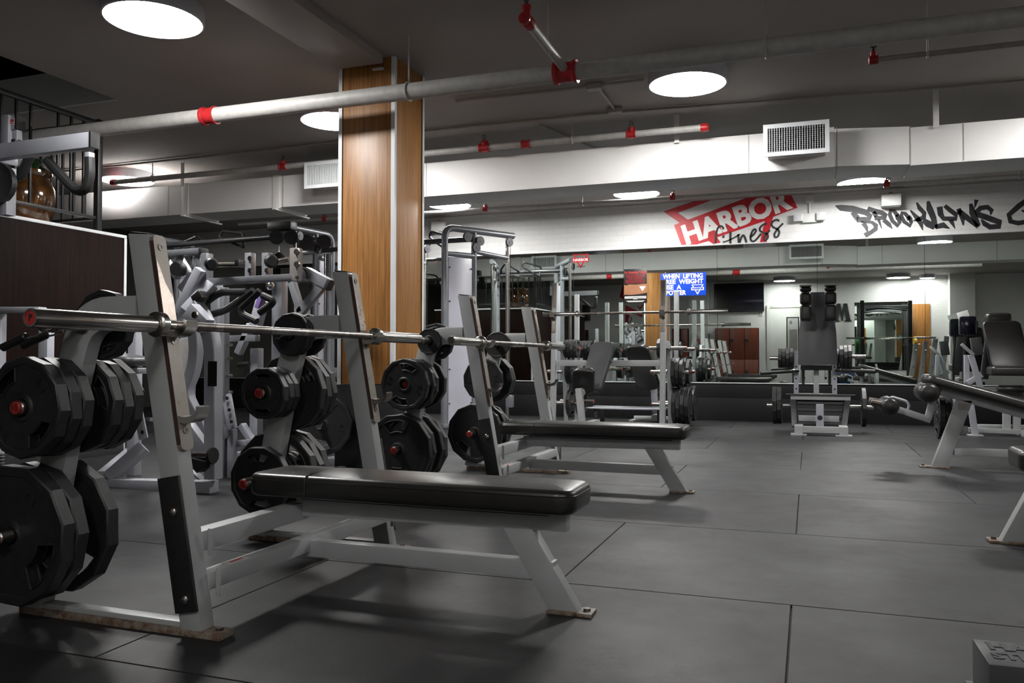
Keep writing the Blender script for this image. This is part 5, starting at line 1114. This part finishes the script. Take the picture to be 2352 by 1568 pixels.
q = rm(1950, 838, RY + .27); m = MB(); m.ball((q.x - .1, RY + .27, .27), .27, 22); solo(m, 'exercise_ball', 'blue_ball', 'dark blue exercise ball by the squat rack in the mirror', 'ball')
# slanted grey racks of bars and dumbbells near the pilaster
for k, px in enumerate((2100, 2122, 2144, 2170)):
    q = rm(px, 790 - k * 6, -.5); t = thing('bar_rack', ['first slanted grey rack post right of the squat rack, mirrored', 'second slanted grey rack post in the mirror', 'third slanted grey rack post in the mirror', 'slanted grey rack post nearest the pilaster in the mirror'][k], 'rack', (q.x, -.5, 0), 0, 'slanted rack posts')
    m = MB(); m.beam((q.x - .12, -.5, 0.0), (q.x + .06, -.6, q.z), .12, .08, (0, 1, 0), .004); m.build('post', 'frame_grey', t, True); m = MB(); m.b2((q.x - .2, -.8, 0), (q.x - .04, -.1, .05), .004); m.build('foot', 'frame_grey', t, True)
    for z in (.55, .95, 1.2):
        if z < q.z - .05: m = MB(); xx = q.x - .12 + .18 * z / q.z; m.tube([(xx, -.5, z), (xx, -.38, z), (xx, -.35, z + .05)], .012, 8, .02); m.build('hook', 'chrome', t, True)
rbox('loudspeaker', 'paint_black', (1338, 700), (1352, 735), .25, 'black loudspeaker on the front wall in the mirror', 'speaker')
# red painted logo on the front wall, mirrored beside the oak column
def fw(px, py): p = rm(px, py, YF + .002); return V(p.x, YF + .0012, p.z)
t = thing('wall_logo', 'red painted logo on the front wall, mirrored left of the reflected column', 'painted logo', (-4.6, YF, 1.6))
for poly in ([(1434, 640), (1423, 682), (1436, 690), (1441, 684), (1432, 678), (1441, 645)], [(1436, 700), (1476, 720), (1475, 729), (1446, 716), (1441, 760), (1436, 760)], [(1462, 700), (1470, 712), (1478, 700), (1477, 697), (1470, 706)]):
    m = MB(); m.prism([fw(*p) for p in poly], (0, .0012, 0)); m.build('red_shape', 'ink_red', t, True, flat=True)
m = MB(); c = fw(1444, 733); m.tube([c + V(.09 * math.cos(k), .002, .09 * math.sin(k)) for k in [2 * PI * i / 16 for i in range(16)]], .012, 6, closed=True); m.build('script_letter', 'ink_black', t, True)

# ------------------------------------------------------------------ cable machines along the mirror wall
def pulley(m, c, ax, r=.055, w=.030):
    m.lathe([(.008, -w / 2), (r, -w / 2), (r, -w * .3), (r * .86, 0), (r, w * .3), (r, w / 2), (.008, w / 2)], c, ax, 22); m.lathe([(.012, w * .5), (.012, w * .62), (.001, w * .62)], c, ax, 10); return m
def cable_tower(t, rear, front, z=2.47, stack_side=1):
    r, f = Vector((*rear, 0)), Vector((*front, 0)); d = (f - r).normalized(); sd = V(-d.y, d.x, 0); L = (f - r).length
    sil = 'frame_silver'
    m = MB(); m.tube([r + V(0, 0, .02), r + V(0, 0, z), r + d * (L + .10) + V(0, 0, z)], .042, 14, .14, 8); m.build('frame_tube', sil, t, True)
    p2 = r + d * (L * .45); m = MB(); m.tube([p2 + V(0, 0, .02), p2 + V(0, 0, z - .02)], .036, 14); m.build('inner_post', sil, t, True)
    m = MB(); m.cyl(r + V(0, 0, z - .32), p2 + V(0, 0, z - .32), .034, 12); m.build('shroud_bar', sil, t, True)
    m = MB(); a, b2 = r + d * .05, p2 - d * .04; q = sd * .012; m.hexa([a - q + V(0, 0, .06), b2 - q + V(0, 0, .06), b2 + q + V(0, 0, .06), a + q + V(0, 0, .06), a - q + V(0, 0, z - .36), b2 - q + V(0, 0, z - .36), b2 + q + V(0, 0, z - .36), a + q + V(0, 0, z - .36)], .003); sh = m.build('weight_shroud', 'shroud', t, True)
    nrm = sd if sd.y < 0 else -sd
    for e in (a + d * .015, b2 - d * .015):
        for k in range(5): o = e + nrm * .0125 + V(0, 0, .3 + k * .42); m = MB(); m.lathe([(.010, 0), (.010, .012), (.001, .015)], o, nrm, 8); m.build('bolt', 'frame_dark', sh, True)
    m = MB(); m.cyl(f + V(0, 0, .05), f + V(0, 0, z - .04), .026, 16); m.build('guide_column', 'chrome', t, True)
    m = MB(); m.cyl(p2 + V(0, 0, z - .26), f + V(0, 0, z - .30), .03, 12); m.build('cross_tube', sil, t, True)
    m = MB(); m.beam(r - d * .05 + V(0, 0, .03), f + d * .10 + V(0, 0, .03), .11, .05, bev=.006); m.build('base_foot', sil, t, True)
    for k, (e, h) in enumerate(((.30, -.10), (.44, -.22), (.50, -.13), (.98, -.10))):
        m = MB(); pulley(m, r + d * (L * e) + nrm * .06 + V(0, 0, z + h), nrm, .06 if k != 3 else .055); m.build('pulley', 'frame_dark', t, True)
    m = MB(); c = f + nrm * .05 + V(0, 0, .30); m.box(c, (.09, .09, .16), .015); m.build('pulley_carriage', sil, t, True)
    m = MB(); m.cyl(f + nrm * .05 + V(0, 0, .38), f + nrm * .06 + V(0, 0, z - .14), .003, 6); m.build('cable', 'paint_black', t, True)
mat('shroud', (0.60, 0.60, 0.68), 0.30, 0.0, 2, (0.50, 0.50, 0.57), 0.6, spec=0.6)
def pullup_bar(t, a, b2, z):
    a, b2 = V(*a, z), V(*b2, z); d = (b2 - a).normalized(); L = (b2 - a).length; P = lambda s, y=0, h=0: a + d * (L * s) + V(-d.y, d.x, 0) * y + V(0, 0, h)
    m = MB(); m.cyl(a, b2, .034, 14); br = m.build('pullup_bar', 'frame_dark', t, True)
    for pts in ([P(.06, 0, .0), P(.07, .12, .03), P(.17, .22, .13)], [P(.19, .22, .13), P(.32, .10, .02), P(.34, 0, 0)], [P(.68, 0, .02), P(.66, .02, .08), P(.44, .14, .16), P(.41, .14, .08), P(.66, .05, -.10), P(.66, .03, -.02)]):
        m = MB(); m.tube(pts, .017, 8, .04); m.build('grip', 'grip_black', t, True)
t = thing('cable_machine', 'silver cable machine with pale weight shroud right of the oak column', 'cable machine', (-4.3, 9.6, 0))
cable_tower(t, (-4.20, 9.22), (-3.70, 10.10)); cable_tower(t, (-5.25, 9.40), (-5.00, 10.30)); pullup_bar(t, (-5.15, 9.62), (-3.98, 9.58), 2.36)
t = thing('cable_machine', 'dark cable machine with long pull up bar at the back left of the column', 'cable machine', (-7.0, 8.9, 0))
cable_tower(t, (-5.93, 9.42), (-6.02, 8.72), 2.48); cable_tower(t, (-8.3, 9.55), (-8.35, 8.85), 2.48); pullup_bar(t, (-8.15, 8.80), (-6.10, 8.62), 2.37)
c = at(648, 520, 8.55); m = MB(); m.box(c, (.34, .14, .10), .012); m.build('pulley_head', 'paint_black', t, True)
for px in (635, 669): m = MB(); pulley(m, at(px, 545, 8.5), V(.3, -1, 0), .085, .04); m.build('pulley', 'paint_black', t, True)
for px, py, r, Y in ((702, 562, .13, 9.0), (745, 556, .09, 9.1)): m = MB(); pulley(m, at(px, py, Y), V(.5, -1, 0), r, .06); m.build('pulley', 'paint_black', t, True)
m = MB(); m.cyl(at(641, 566, 8.5), at(641, 590, 8.5), .004, 6); cb = m.build('cable', 'chrome', t, True)
m = MB(); c = at(641, 592, 8.5); m.lathe([(.005, .07), (.04, .05), (.10, -.02), (.09, -.05), (.01, -.06)], c, (0, 0, 1), 12); m.build('rubber_stop', 'paint_black', t, True)
m = MB(); m.cyl(at(694, 579, 9.0), at(790, 571, 9.3), .03, 12); m.build('cross_tube', 'frame_dark', t, True)
for px in (722, 748, 757): m = MB(); m.cyl(at(px, 583, 9.2), V(at(px, 583, 9.2).x, 9.2, .08), .022 if px != 757 else .035, 12); m.build('guide_rod', 'chrome' if px != 757 else 'frame_silver', t, True)
m = MB(); c = at(727, 800, 9.2)
for k in range(9): m.b2((c.x - .16, 9.14, .12 + k * .055), (c.x + .16, 9.26, .168 + k * .055), .004)
tag(m.build('weight_stack', 'paint_black', t, True), kind='stuff')
m = MB(); m.cyl(at(715, 851, 9.1), at(790, 850, 9.1), .035, 12); m.build('base_tube', 'frame_silver', t, True)

# ------------------------------------------------------------------ plate loaded machines on the left, before the column
def seg(t, nm, mt, a, b2, w, h, Y0, Y1=None, up=(0, 1, 0), bev=.006, parent=None):
    "square tube between two photo positions at given distances; h in photo px, w depth in metres"
    p0, p1 = at(*a, Y0), at(*b2, Y0 if Y1 is None else Y1)
    k = ((p0 + p1) / 2).y * 1.19 / 1890
    m = MB(); m.beam(p0, p1, h * k, w, up, bev); return m.build(nm, mt, parent or t, True)
def bend(t, nm, mt, pts, r, Y, fil=.05, seg_=10, parent=None):
    P = [at(p[0], p[1], p[2] if len(p) > 2 else Y) for p in pts]; m = MB(); m.tube(P, r, seg_, fil); return m.build(nm, mt, parent or t, True)
def down(t, nm, mt, x, y, Y, w, d, zb=0.0, parent=None):
    p = at(x, y, Y); m = MB(); m.b2((p.x - w / 2, Y - d / 2, zb), (p.x + w / 2, Y + d / 2, p.z), .005); return m.build(nm, mt, parent or t, True)
wh, gr, gb = 'frame_white', 'frame_silver', 'grip_black'
t = thing('pulldown_machine', 'white plate loaded pulldown machine, its black handled arms at the left edge', 'exercise machine', (-5.4, 4.4, 0))
Y = 4.35; XP = -5.64
zA, zB = at(100, 336, Y).z, at(20, 285, Y + .22).z
def arm(px, py, Yk, z):
    e = at(px, py, Yk); e.z = z; m = MB(); m.beam((XP - .03, Yk, z - .01), e, .075, .108, bev=.006); a = m.build('lever_arm', wh, t, True)
    m = MB(); m.beam(e, e + V(.02, 0, 0), .079, .112, bev=.004); m.build('end_cap', 'rubber_black', a, True); return a
a = arm(214, 333, Y, zA); b_ = arm(44, 283, Y + .22, zB)
st_ = at(22, 283, Y + .18); m = MB(); m.b2((st_.x - .055, st_.y - .002, st_.z - .02), (st_.x + .05, st_.y, st_.z + .035)); m.build('warning_sticker', 'sticker_white', b_, True)
m = MB(); m.text('STAY CLEAR', .03, V(st_.x, st_.y - .003, st_.z + .015), (1, 0, 0), (0, 0, 1), .001, .001, width=.09); m.b2((st_.x - .04, st_.y - .0035, st_.z - .008), (st_.x + .04, st_.y - .0025, st_.z - .002)); m.build('sticker_text', 'ink_red', b_, True, flat=True)
seg(t, 'handle_stub', wh, (206, 350), (206, 366), .05, 15, Y); bend(t, 'handle', gb, [(206, 362), (207, 405), (197, 436), (178, 440), (160, 425), (108, 368)], .034, Y, .08)
seg(t, 'handle_stub', wh, (40, 300), (40, 325), .05, 16, Y + .22); bend(t, 'handle', gb, [(38, 322), (37, 390), (42, 408), (50, 400), (68, 358)], .038, Y + .22, .06)
m = MB(); m.b2((XP - .05, Y - .13, 0), (XP + .04, Y - .02, zB + .06), .005); m.build('upright', wh, t, True)
m = MB(); m.b2((XP - .10, Y - .03, zA - .06), (XP + .03, Y + .30, zA + .04), .005); m.build('cross_beam', wh, t, True); m = MB(); m.b2((XP - .10, Y + .16, zA), (XP - .02, Y + .27, zB + .05), .005); m.build('arm_riser', wh, t, True)
p = at(18, 386, Y + .1); z1 = at(18, 495, Y + .1).z; m = MB(); m.b2((p.x - .045, Y + .06, z1), (p.x + .04, Y + .14, p.z), .005); lk = m.build('hanging_link', wh, t, True)
m = MB(); m.beam((XP, Y + .1, z1 + .08), (p.x, Y + .1, z1 + .08), .05, .06, bev=.004); m.build('link_bar', wh, t, True)
m = MB(); m.lathe([(.02, -.03), (.16, -.03), (.16, .03), (.02, .03)], at(-14, 420, Y + .02), (.3, -1, 0), 22); m.build('pivot_disc', 'paint_black', lk, True)
seg(t, 'frame_top', wh, (-8, 712), (98, 712), .07, 16, Y - .05); down(t, 'side_post', wh, 4, 720, Y - .05, .04, .05); down(t, 'side_post', wh, 107, 752, Y + .0, .085, .06)
m = MB(); q = at(5, 1050, 4.1)
for k in range(6): m.b2((q.x - .25, 4.08, q.z - .10 + k * .022), (q.x + .02, 4.14, q.z - .09 + k * .022), .002)
tag(m.build('tread_ribs', 'frame_dark', t, True), kind='stuff')
m = MB(); m.b2((q.x - .28, 4.0, 0), (q.x + .04, 4.2, max(.03, q.z - .1)), .004); m.build('tread_base', 'rubber_black', t, True)

t = thing('chest_press_machine', 'white plate loaded press machine behind the nearest bench upright', 'exercise machine', (-4.0, 4.45, 0))
Y = 4.25
bb = seg(t, 'base_beam', wh, (206, 1110), (492, 1118), .09, 28, Y, Y + .02)
seg(t, 'base_cross_beam', wh, (238, 1095), (300, 1040), .08, 26, Y, Y + 1.0); seg(t, 'brace', wh, (250, 1098), (332, 1026), .07, 30, Y, Y + .15)
br = seg(t, 'adjust_plate', wh, (312, 918), (330, 1008), .012, 28, Y + .05)
for k in range(3): m = MB(); c = at(316 + k * 6, 928 + k * 32, Y + .04); m.cyl(c, c + V(0, -.006, 0), .013, 10); m.build('bolt', 'rubber_black', br, True)  # black discs stand in for the plate's shaded open holes
c = at(320, 944, Y + .03); m = MB(); m.b2((c.x - .03, c.y - .005, c.z - .012), (c.x + .03, c.y - .003, c.z + .014)); m.build('warning_sticker', 'sticker_white', br, True)
m = MB(); m.text('STAY CLEAR', .014, V(c.x, c.y - .006, c.z + .006), (1, 0, 0), (0, 0, 1), .001, .0006, width=.05); m.build('sticker_text', 'ink_red', br, True, flat=True)
a, b_ = at(242, 818, Y), at(330, 832, Y); d_ = (b_ - a).normalized(); m = MB(); m.pad((a + b_) / 2, (b_ - a).length, .26, .06, d_, (0, 1, 0), cr=.06, er=.022); m.build('seat_pad', 'vinyl_grey', t, True, ang=60)
seg(t, 'pad_bracket', wh, (262, 842), (332, 852), .10, 14, Y); bend(t, 'roller_post', 'vinyl_black', [(288, 850), (318, 905)], .045, Y, 0)
down(t, 'rear_post', wh, 312, 700, Y + .45, .07, .07)
# bent main column with black badge, S shaped arm, pegs
m = MB(); P = [at(*p, Y) for p in [(448, 700), (472, 735), (490, 790), (490, 850), (490, 1105)]]; P[-1].z = .09; P = [V(p.x, Y, p.z) for p in P]; m.strip(fillet(P, .16, 8), .085, .082, (0, 1, 0)); mc = m.build('main_column', wh, t, True)
c = at(488, 858, Y - .045); m = MB(); m.b2((c.x - .034, c.y - .002, c.z - .078), (c.x + .034, c.y, c.z + .078)); m.build('maker_badge', 'poster_dark', mc, True)
m = MB(); P = [at(*p, Y + .25) for p in [(446, 745), (452, 800), (446, 850), (424, 900), (448, 950), (470, 985), (474, 1030)]]; P = [V(p.x, Y + .25, p.z) for p in P]; m.strip(fillet(P, .12, 8), .07, .075, (0, 1, 0)); m.build('curved_arm', wh, t, True)
seg(t, 'diagonal_brace', wh, (431, 975), (474, 1035), .06, 26, Y + .12); seg(t, 'link_bar', wh, (455, 940), (500, 940), .05, 18, Y + .1)
m = MB(); c0, c1 = at(488, 1046, Y - .05), at(437, 1046, Y - .05); m.cyl(c0, c1, .024, 14, bev=.003); pgx = m.build('plate_peg', 'steel_bar', t, True)
m = MB(); m.lathe([(.02, -.01), (.05, -.01), (.05, .01), (.02, .01)], c0, c1 - c0, 18); m.build('peg_flange', 'rubber_black', pgx, True)
m = MB(); m.prism([at(438, 1052, Y - .1), at(470, 1060, Y - .1), at(467, 1075, Y - .1), at(452, 1086, Y - .1), at(438, 1072, Y - .1)], (0, .09, 0)); m.build('rubber_bumper', 'rubber_black', t, True)
bk = seg(t, 'pivot_bracket', wh, (438, 712), (475, 750), .08, 40, Y - .08); m = MB(); c = at(449, 723, Y - .13); m.lathe([(.024, 0), (.022, .012), (.001, .014)], c, (0, -1, 0), 8); m.build('bolt', 'chrome', bk, True)
pa = seg(t, 'press_arm', wh, (428, 716), (488, 652), .07, 26, Y, Y + .1); seg(t, 'maker_badge', 'poster_dark', (450, 690), (468, 675), .072, 20, Y - .003, parent=pa)
m = MB(); m.prism([at(411, 785, Y + .3), at(437, 772, Y + .3), at(430, 860, Y + .3), at(412, 895, Y + .3), at(405, 860, Y + .3)], (0, .02, 0)); m.build('white_guard', 'sticker_white', t, True)
for pts in ([(462, 704), (485, 685), (507, 671), (565, 670)], [(473, 725), (518, 713), (583, 667)], [(597, 668), (553, 708), (556, 722), (590, 738)], [(603, 678), (629, 690), (622, 700), (596, 718)]): bend(t, 'press_handle', gb, pts, .023, Y + .1, .05)
# top lever frame
seg(t, 'top_beam', gr, (380, 584), (468, 577), .07, 15, Y + .1); seg(t, 'end_cap', 'rubber_black', (464, 579), (471, 577), .072, 16, Y + .1)
for a, b_ in (((382, 598), (408, 638)), ((412, 592), (436, 630)), ((452, 590), (470, 622))): seg(t, 'lever_bar', gr, a, b_, .05, 13, Y + .1)
seg(t, 'lever_arm', wh, (462, 618), (398, 744), .06, 24, Y + .05); m = MB(); m.lathe([(.02, -.03), (.045, -.03), (.045, .03), (.02, .03)], at(410, 618, Y + .05), (0, -1, 0), 14); m.build('rubber_bumper', 'rubber_black', t, True)
seg(t, 'lever_plate', wh, (417, 668), (455, 622), .03, 26, Y + .15); seg(t, 'grip_roller', 'vinyl_black', (398, 745), (412, 715), .06, 18, Y + .05)
vp = seg(t, 'pivot_post', gr, (475, 582), (475, 655), .07, 18, Y + .1)
m = MB(); m.lathe([(.01, 0), (.042, 0), (.042, .02), (.03, .03), (.01, .03)], at(484, 607, Y + .05), (.8, -.6, 0), 20); m.build('pivot_bearing', 'paint_black', vp, True)
bend(t, 'pivot_shaft', 'steel_dark', [(490, 608), (548, 608)], .016, Y + .1, 0); seg(t, 'end_block', 'paint_black', (551, 597), (551, 613), .07, 12, Y + .1)
seg(t, 'cross_rail', gr, (474, 648), (672, 637), .07, 15, Y + .1, Y + .3)

t = thing('row_machine', 'grey plate loaded row machine between the press machine and the oak column', 'exercise machine', (-4.2, 5.4, 0))
Y = 5.0
for x in (575, 614):
    v = seg(t, 'pivot_post', gr, (x, 581), (x, 640), .06, 18, Y)
    for yy in (593, 621): m = MB(); c = at(x, yy, Y - .035); m.lathe([(.018, 0), (.018, .01), (.001, .012)], c, (0, -1, 0), 8); m.build('bolt', 'chrome', v, True)
m = MB(); m.lathe([(.01, 0), (.05, 0), (.05, .02), (.035, .03), (.01, .03)], at(622, 600, Y - .04), (.8, -.6, 0), 20); m.build('pivot_bearing', 'paint_black', t, True)
bend(t, 'pivot_shaft', 'steel_dark', [(628, 602), (664, 594)], .018, Y, 0)
vp = seg(t, 'end_plate', 'plate_taupe', (680, 570), (680, 646), .06, 22, Y - .1) if 'plate_taupe' in MATS else seg(t, 'end_plate', gr, (680, 570), (680, 646), .06, 22, Y - .1)
for yy, r, mm in ((578, .024, 'steel_dark'), (607, .024, 'steel_dark'), (637, .012, 'dark_gap')): m = MB(); c = at(683, yy, Y - .135); m.lathe([(r, 0), (r * .9, .012), (.001, .014)], c, (0, -1, 0), 10); m.build('bolt', mm, vp, True)  # the last, smallest one is a dark disc standing in for a shaded hole
down(t, 'main_post', gr, 643, 645, Y + .1, .085, .08); c = at(660, 655, Y)
seg(t, 'v_brace', gr, (671, 648), (692, 718), .05, 16, Y); seg(t, 'v_brace', gr, (754, 640), (686, 722), .05, 20, Y)
ar = seg(t, 'lever_arm', gr, (704, 625), (756, 653), .07, 25, Y); seg(t, 'end_cap', 'rubber_black', (753, 652), (760, 656), .075, 26, Y, parent=ar); seg(t, 'link_plate', wh, (686, 625), (708, 636), .05, 22, Y)
bend(t, 'arm_edge', 'grip_black', [(690, 614), (704, 620), (706, 640)], .008, Y - .05, .03)
m = MB(); c = at(620, 656, Y - .06); m.ball(c, .032, 14); m.build('ball_knob', 'chrome', t, True)
seg(t, 'sticker_plate', 'purple_sticker', (606, 672), (594, 708), .06, 12, Y - .1); seg(t, 'seat_arm', wh, (603, 690), (584, 760), .07, 24, Y); seg(t, 'seat_arm', wh, (577, 745), (548, 812), .06, 15, Y)
seg(t, 'cross_rail', gr, (520, 778), (592, 776), .06, 15, Y)
po = seg(t, 'bolt_post', gr, (516, 660), (516, 905), .06, 13, Y - .2)
for yy in (792, 823, 862, 900): m = MB(); c = at(524, yy, Y - .2); m.cyl(c, c + V(.035, 0, 0), .010, 8); m.build('bolt', 'steel_bar', po, True)
seg(t, 'rear_column', gr, (498, 640), (498, 900), .07, 20, Y + .35)
vp = seg(t, 'adjust_plate', wh, (520, 905), (534, 985), .02, 26, Y - .2)
for k in range(3): m = MB(); c = at(522 + k * 5, 914 + k * 27, Y - .22); m.cyl(c, c + V(0, -.006, 0), .013, 10); m.build('bolt', 'rubber_black', vp, True)  # dark discs laid on as the shade inside this plate's holes
seg(t, 'foot_bracket', gr, (508, 1005), (535, 985), .06, 24, Y - .15); seg(t, 'low_rail', wh, (503, 1023), (570, 1016), .06, 15, Y - .1); seg(t, 'brace', wh, (555, 975), (585, 1020), .06, 14, Y)
seg(t, 'low_rail', wh, (503, 1046), (600, 1040), .06, 12, Y + .1); seg(t, 'crank_arm', gr, (462, 985), (482, 1005), .05, 22, Y - .2)
bend(t, 'foot_bar', 'grip_black', [(548, 838), (572, 836)], .02, Y, 0); seg(t, 'step', wh, (440, 1078), (470, 1105), .06, 5, Y - .4)
down(t, 'rear_post', gr, 700, 705, Y + .5, .06, .07); m = MB(); q = at(600, 1075, Y); m.b2((q.x - .5, Y + .05, 0), (q.x + .75, Y + .15, .06), .005); m.build('base_beam', wh, t, True)
m = MB(); m.b2((q.x - .05, Y + .1, 0.0), (q.x + .05, Y + .9, .055), .005); m.build('base_beam', wh, t, True)
down(t, 'support_leg', wh, 590, 800, Y + .1, .07, .07); down(t, 'support_leg', gr, 516, 905, Y - .15, .05, .06); down(t, 'support_leg', wh, 534, 985, Y - .15, .05, .05)
# loose plates leaning on the machine by the column foot
for px, py, w, Yp, lab in ((742, 975, 45, 5.18, 'biggest black plate on the low peg at the foot of the column'), (735, 905, 25, 5.6, 'medium black plate on the machine left of the column foot')):
    c = at(px, py, Yp); ax = V(.25, -1, 0).normalized(); put_plate(w, c - V(0, 0, .0016), ax, lab, 'plates by the column foot')
    m = MB(); m.cyl(c + ax * .10, c - ax * .30, .0245, 16, bev=.003); m.build('plate_peg', 'chrome', t, True)
seg(t, 'low_frame', gr, (722, 1040), (785, 1030), .06, 26, 5.6); seg(t, 'low_frame', gr, (742, 1062), (782, 1060), .06, 16, 5.5); seg(t, 'mid_frame', gr, (700, 868), (785, 858), .06, 14, 5.9); bend(t, 'mid_pad', 'vinyl_black', [(735, 890), (790, 880)], .05, 5.95, 0)
